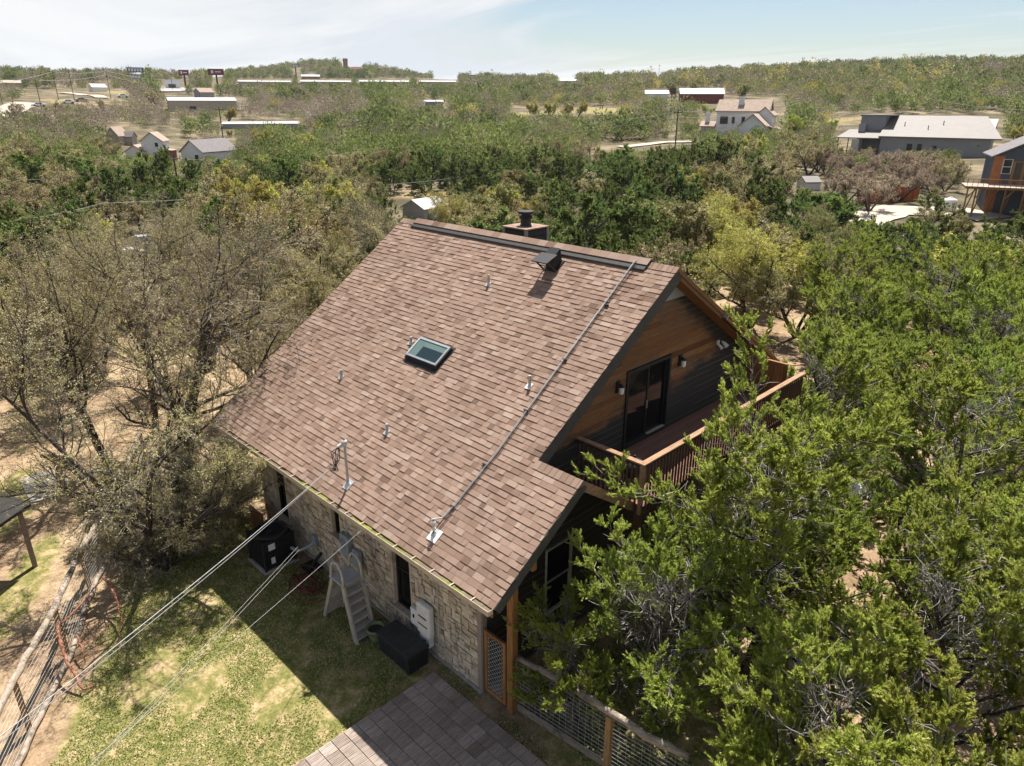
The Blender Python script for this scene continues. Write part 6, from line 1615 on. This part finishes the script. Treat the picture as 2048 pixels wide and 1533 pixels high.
BL = [ # survey ellipses: cx, cy, rx, ry, kind mix (juniper, bare, olive, yellow)
 (390, 400, 270, 60, (.85,.12,.03,0)), (880, 340, 340, 75, (.90,.06,.04,0)), (760, 230, 130, 45, (.72,.16,.10,.02)), (120, 370, 150, 45, (.62,.34,.04,0)), (560, 340, 150, 40, (.75,.2,.05,0)),
 (80, 440, 170, 45, (.12,.86,.02,0)), (210, 258, 170, 32, (.08,.82,.10,0)), (560, 228, 170, 18, (.06,.82,.08,.04)), (640, 405, 70, 32, (.1,.86,.04,0)), (1240, 345, 110, 40, (.25,.7,.05,0)), (1720, 365, 170, 42, (.08,.9,.02,0)),
 (1560, 420, 150, 50, (.15,.75,.1,0)), (1160, 265, 120, 28, (.6,.35,.05,0)), (1460, 340, 110, 40, (.55,.3,.1,.05)), (1700, 260, 90, 34, (.12,.4,.38,.1)), (1330, 380, 120, 50, (.8,.15,.05,0)), (1230, 450, 160, 60, (.82,.08,.1,0)), (1750, 480, 330, 90, (.80,.1,.08,.02)),
 (1500, 520, 130, 90, (.15,.3,.35,.2)), (580, 480, 130, 60, (.15,.25,.3,.3)), (1450, 190, 400, 30, (.1,.2,.6,.1)), (1900, 200, 170, 30, (.7,.08,.16,.06)), (120, 320, 140, 34, (.45,.3,.25,0)), (960, 450, 100, 40, (.3,.25,.15,.3)), (250, 200, 230, 40, (.12,.62,.24,.02)), (1090, 200, 150, 26, (.45,.1,.35,.1)),
 (620, 178, 260, 18, (.75,.12,.12,.01)), (1000, 185, 120, 25, (.5,.2,.28,.02)), (1960, 300, 90, 60, (.3,.5,.15,.05)), (1930, 520, 140, 80, (.85,.08,.07,0))]
def species(px, py, rg):
    w = np.array([.50, .30, .16, .04])*.25
    for cx, cy, rx, ry, pr in BL:
        q = math.hypot((px-cx)/rx, (py-cy)/ry)
        if q < 1.15: w = w+np.array(pr)*(1.15-q)**1.0*2.5
    w = w/w.sum(); return int(rg.choice(4, p=w))
def blocked(px, base, top, half):
    for (x0, x1, yt, yb) in SIGHT:
        if x0-half*.8 < px < x1+half*.8 and base > yb-1 and top < yb-.18*(yb-yt): return True
        if x0-half < px < x1+half and yt < base < yb+3: return True
    return False
def house_zone(x, y):
    return (-14.5 < x < 2.2 and -1 < y < 15.5) or (x > -13 and y < 1.5)
rg = np.random.default_rng(2024); cand = []
cell = {}
def far_enough(x, y, dm):
    cx, cy = int(x//8), int(y//8)
    for i in (-1, 0, 1):
        for j in (-1, 0, 1):
            for (a, b) in cell.get((cx+i, cy+j), ()):
                if (a-x)**2+(b-y)**2 < dm*dm: return False
    return True
def put(x, y): cell.setdefault((int(x//8), int(y//8)), []).append((x, y))
for o in list(COL.objects):
    if o.parent is None and o.get('category') in ('bare tree', 'oak tree', 'juniper tree'): put(o.location.x, o.location.y)
NT = 90000; U = rg.random((NT, 5))
for k in range(NT):
    r_ = math.sqrt(26**2+(720**2-26**2)*U[k, 0]) if k > 22000 else math.sqrt(26**2+(200**2-26**2)*U[k, 0])
    a_ = (U[k, 1]*2-1)*.72
    if k > 84000: r_ = 640+480*U[k, 0]; a_ = -.235+(U[k, 1]*2-1)*.2
    x, y = CAM[0]+r_*math.sin(a_+YAW), CAM[1]+r_*math.cos(a_+YAW)
    if house_zone(x, y): continue
    dm = 2.9 if r_ < 60 else (2.7 if r_ < 200 else 3.2)
    if not far_enough(x, y, dm): continue
    z = float(zt(x, y)); px, py, _ = proj((x, y, z))
    if r_ < 48 and px > 1330 and py > 480: continue
    if r_ < 42 and px < 700: continue
    sp = species(px, py, rg); sc = (.56+.60*U[k, 2]**1.7)*(1.15 if r_ < 60 else 1.0)
    hgt = (4.8 if sp == 0 else 5.4)*sc
    if r_ > 330: hgt *= 1.05
    half = 2.4*sc*F2048/r_
    tx, ty, _ = proj((x, y, z+hgt))
    while sc > .42 and blocked(px, py, ty, half):
        sc *= .7; hgt *= .7; half *= .7; tx, ty, _ = proj((x, y, z+hgt))
    if sc <= .42 and (blocked(px, py, ty, half) or sc < .24): continue
    # clearings of open soil
    if math.sin(x*.071+2)*math.cos(y*.083)+.6*math.sin(x*.19-y*.13) > 1.38 and r_ < 300: continue
    put(x, y); cand.append((r_, x, y, z, sp, sc, U[k, 3]*6.28, px, py, U[k, 4]))
# a few particular trees one can point to
special = [(1072, 236, 3, 1.15, 'leftmost pale yellow oak of the row on the green meadow'), (1100, 236, 3, 1.2, 'second pale yellow oak of the row on the green meadow'), (1128, 237, 3, 1.15, 'third pale yellow oak of the row on the green meadow'), (1156, 234, 3, 1.1, 'rightmost pale yellow oak of the row on the green meadow'), (990, 236, 3, 1.2, 'broad yellow oak left of the green meadow'),
           (1600, 284, 4, 1.4, 'broad lime yellow oak below the modern house porch'), (1650, 282, 4, 1.1, 'lime yellow oak touching the modern house porch roof'), (1490, 318, 4, .8, 'small vivid lime bush below the white villa'), (1412, 232, 4, .8, 'lime green tree below the red barn'), (456, 245, 3, 1.0, 'yellow oak behind the long white roof'), (600, 318, 3, 1.1, 'yellow oak at the right of the long white roof'), (1860, 300, 5, 1.0, 'dark clipped juniper bush in front of the modern house'), (1960, 312, 5, 1.0, 'dark round juniper bush at the right end of the modern house'),
           (1352, 194, 2, 1.6, 'tall oak with crooked limbs on the skyline left of the red barn'), (1395, 190, 2, 1.5, 'tall open oak behind the red barn'), (1480, 196, 2, 1.5, 'olive oak at the right end of the red barn'), (1650, 206, 2, 1.3, 'olive oak on the upper terrace above the modern house'), (1735, 205, 2, 1.5, 'broad olive oak on the upper terrace right of the others'), (305, 218, 1, 1.5, 'big dark bare tree left of the metal workshop'), (40, 250, 1, 1.4, 'dark spreading bare tree at the far left'), (120, 235, 1, 1.1, 'bare tree below the parked cars'), (205, 225, 1, 1.0, 'bare tree with leaning trunk at the foot of the meadow'),
           (1110, 420, 0, 1.35, 'big rounded dark juniper above the chimney'), (1735, 425, 6, 1.1, 'pinkish bare tree standing beside the pale drive'), (1690, 408, 6, 1.15, 'pinkish bare tree left of the drive with dark limbs'), (1800, 404, 6, 1.0, 'pinkish bare tree in front of the rust coloured fence'), (1635, 470, 1, 1.0, 'grey bare tree at the left end of the pale drive')]
for (px, py, sp, sc, lab) in special:
    p = GT(px, py); me = {0: mid_jun[1], 1: mid_bare[1], 2: mid_yel[0], 3: mid_yel[1], 4: mid_yel[2], 5: mid_jun[3], 6: mid_bare[3]}[sp]
    o = link({0: 'juniper', 5: 'juniper', 1: 'bare_oak', 6: 'bare_oak'}.get(sp, 'budding_oak'), me); o.location = (p.x, p.y, float(zt(p.x, p.y))-.05); o.rotation_euler = (0, 0, px*.7)
    sc *= (.55 if sp == 5 else .82); o.scale = (sc*1.1, sc*1.1, sc); tag(o, lab, {0: 'juniper tree', 5: 'juniper bush', 1: 'bare tree', 6: 'bare tree'}.get(sp, 'oak tree'))
    cand = [c for c in cand if (c[1]-p.x)**2+(c[2]-p.y)**2 > 9]
cand.sort()
NAMES = {0: ('juniper', 'juniper tree', 'dark green juniper'), 1: ('bare_oak', 'bare tree', 'leafless tan bare tree'), 2: ('budding_oak', 'oak tree', 'olive budding oak'), 3: ('budding_oak', 'oak tree', 'yellow budding oak')}
def zone(px, py):
    c = 'left of the roof ridge' if px < 760 else ('behind the ridge' if px < 1360 else 'on the right beyond the gable')
    d = 'nearer valley scrub' if py > 330 else 'farther valley scrub'
    return d+' '+c
cnt = [0, 0, 0, 0]; LIM = [250, 245, 130, 90]; rest = []
for (r_, x, y, z, sp, sc, rot, px, py, u) in cand:
    if cnt[sp] >= LIM[sp] or r_ > 205: rest.append((x, y, z, sp, sc, rot, r_)); continue
    cnt[sp] += 1
    me = mid_jun[int(u*5)] if sp == 0 else (mid_bare[int(u*3) if not (1620 < px < 1860 and 330 < py < 450) else 3] if sp == 1 else mid_yel[sp-2])
    nm, ct, ds = NAMES[sp]
    o = link(nm, me); o.location = (x, y, z-.05); o.rotation_euler = (0, 0, rot); q = sc*(.92+.3*((u*7) % 1)); o.scale = (q, q, sc)
    zn = zone(px, py); tag(o, '%s in the %s' % (ds, zn), ct, '%ss in the %s' % (ds, zn))
# the far woodland: one object per kind, too many to count
def far_proto(seed, n, hgt, rad, size, up, tr):
    rg = np.random.default_rng(seed); lob = rg.normal(0, 1, (7, 3))*np.array([rad*.45, rad*.45, hgt*.16])+np.array([0, 0, hgt*.55])
    i = rg.integers(0, 7, n); d = unit(rg.normal(0, 1, (n, 3))); C = lob[i]+d*np.array([rad*.55, rad*.55, hgt*.30])*rg.uniform(.6, 1.05, (n, 1))
    C[:, 2] = np.maximum(C[:, 2], hgt*.08)
    V, F = tri_leaves(rg, C, size, size*.62, d+np.array([0, 0, up]), .55)
    return V, np.clip(.5+.25*rg.normal(0, 1, 7)[i]*.5+rg.normal(0, .2, n), 0, 1)
def far_wood(name, sps, mats, lab, seed, protos):
    rows = [q for q in rest if q[3] in sps]
    if not rows: return
    rg = np.random.default_rng(seed); VV = []; TT = []; MM = []
    for (x, y, z, sp, sc, rot, r_) in rows:
        V, T = protos[0] if r_ < 175 else (protos[1+int(rg.integers(0, len(protos)-2))] if r_ < 360 else protos[-1]); sc = sc*rg.choice([.75, .95, 1.1, 1.35])
        c, s_ = math.cos(rot), math.sin(rot); Rm = np.array([[c, -s_, 0], [s_, c, 0], [0, 0, 1]])*sc
        VV.append(V @ Rm.T+np.array([x, y, z-.1])); TT.append(np.clip(T+rg.normal(0, .13), 0, 1))
    V = np.concatenate(VV); T = np.concatenate(TT); n = len(V)//3
    me = mesh_from(name, V, [np.arange(3*n).reshape(n, 3)], mats, np.zeros(n), T)
    tag(link(name, me), lab, 'woodland', kind='stuff')
far_wood('juniper_woodland', (0,), [M['juniper_mid']], 'distant dark green juniper woodland covering the far slopes', 1, [far_proto(5, 1500, 4.6, 2.5, .30, .5, 0)]+[far_proto(s, 420, 4.6, 2.5, .55, .5, 0) for s in (1, 2, 3)]+[far_proto(4, 170, 5.0, 2.8, .95, .5, 0)])
M['far_bare'] = leafmat('far_bare', [(0, (.13,.10,.075)), (.5, (.23,.185,.135)), (1, (.34,.285,.215))], .3, 0, 0)
M['far_olive'] = leafmat('far_olive', [(0, (.09,.092,.035)), (.5, (.175,.17,.065)), (1, (.28,.26,.11))], .3, 0, 0)
far_wood('bare_woodland', (1,), [M['far_bare']], 'distant bare brown woodland across the valley', 2, [far_proto(15, 1700, 4.8, 2.6, .17, .7, 0)]+[far_proto(s, 520, 4.8, 2.6, .34, .7, 0) for s in (11, 12)]+[far_proto(14, 200, 5.0, 2.8, .6, .7, 0)])
far_wood('budding_woodland', (2,), [M['far_olive']], 'distant olive budding oak woodland', 3, [far_proto(25, 1500, 5.0, 2.7, .22, .3, 0)]+[far_proto(s, 480, 5.0, 2.8, .40, .3, 0) for s in (21, 22)]+[far_proto(24, 190, 5.2, 3.0, .75, .3, 0)])
far_wood('yellow_woodland', (3,), [M['yellow_leaf']], 'distant scattered yellow oak woodland', 4, [far_proto(35, 1500, 4.8, 2.7, .22, .3, 0), far_proto(31, 480, 4.8, 2.7, .40, .3, 0)]+[far_proto(34, 190, 5.2, 3.0, .75, .3, 0)])
print('TREES', cnt, len(rest))

# ================================================================== AIR
def haze(density):
    m = MB(999); c = CAM; m.box(c[0]-2750, c[0]+2750, c[1]-2750, c[1]+2750, -4, 82, 0)
    mt = bpy.data.materials.new('haze'); mt.use_nodes = True; nt = mt.node_tree; nt.nodes.clear()
    v = nt.nodes.new('ShaderNodeVolumePrincipled'); v.inputs['Density'].default_value = density; v.inputs['Color'].default_value = (.80,.87,.95,1); v.inputs['Anisotropy'].default_value = .2
    o = nt.nodes.new('ShaderNodeOutputMaterial'); nt.links.new(v.outputs[0], o.inputs['Volume'])
    tag(m.build('haze', mt, None), 'thin pale haze over the valley', 'haze', kind='stuff')
haze(.00007)
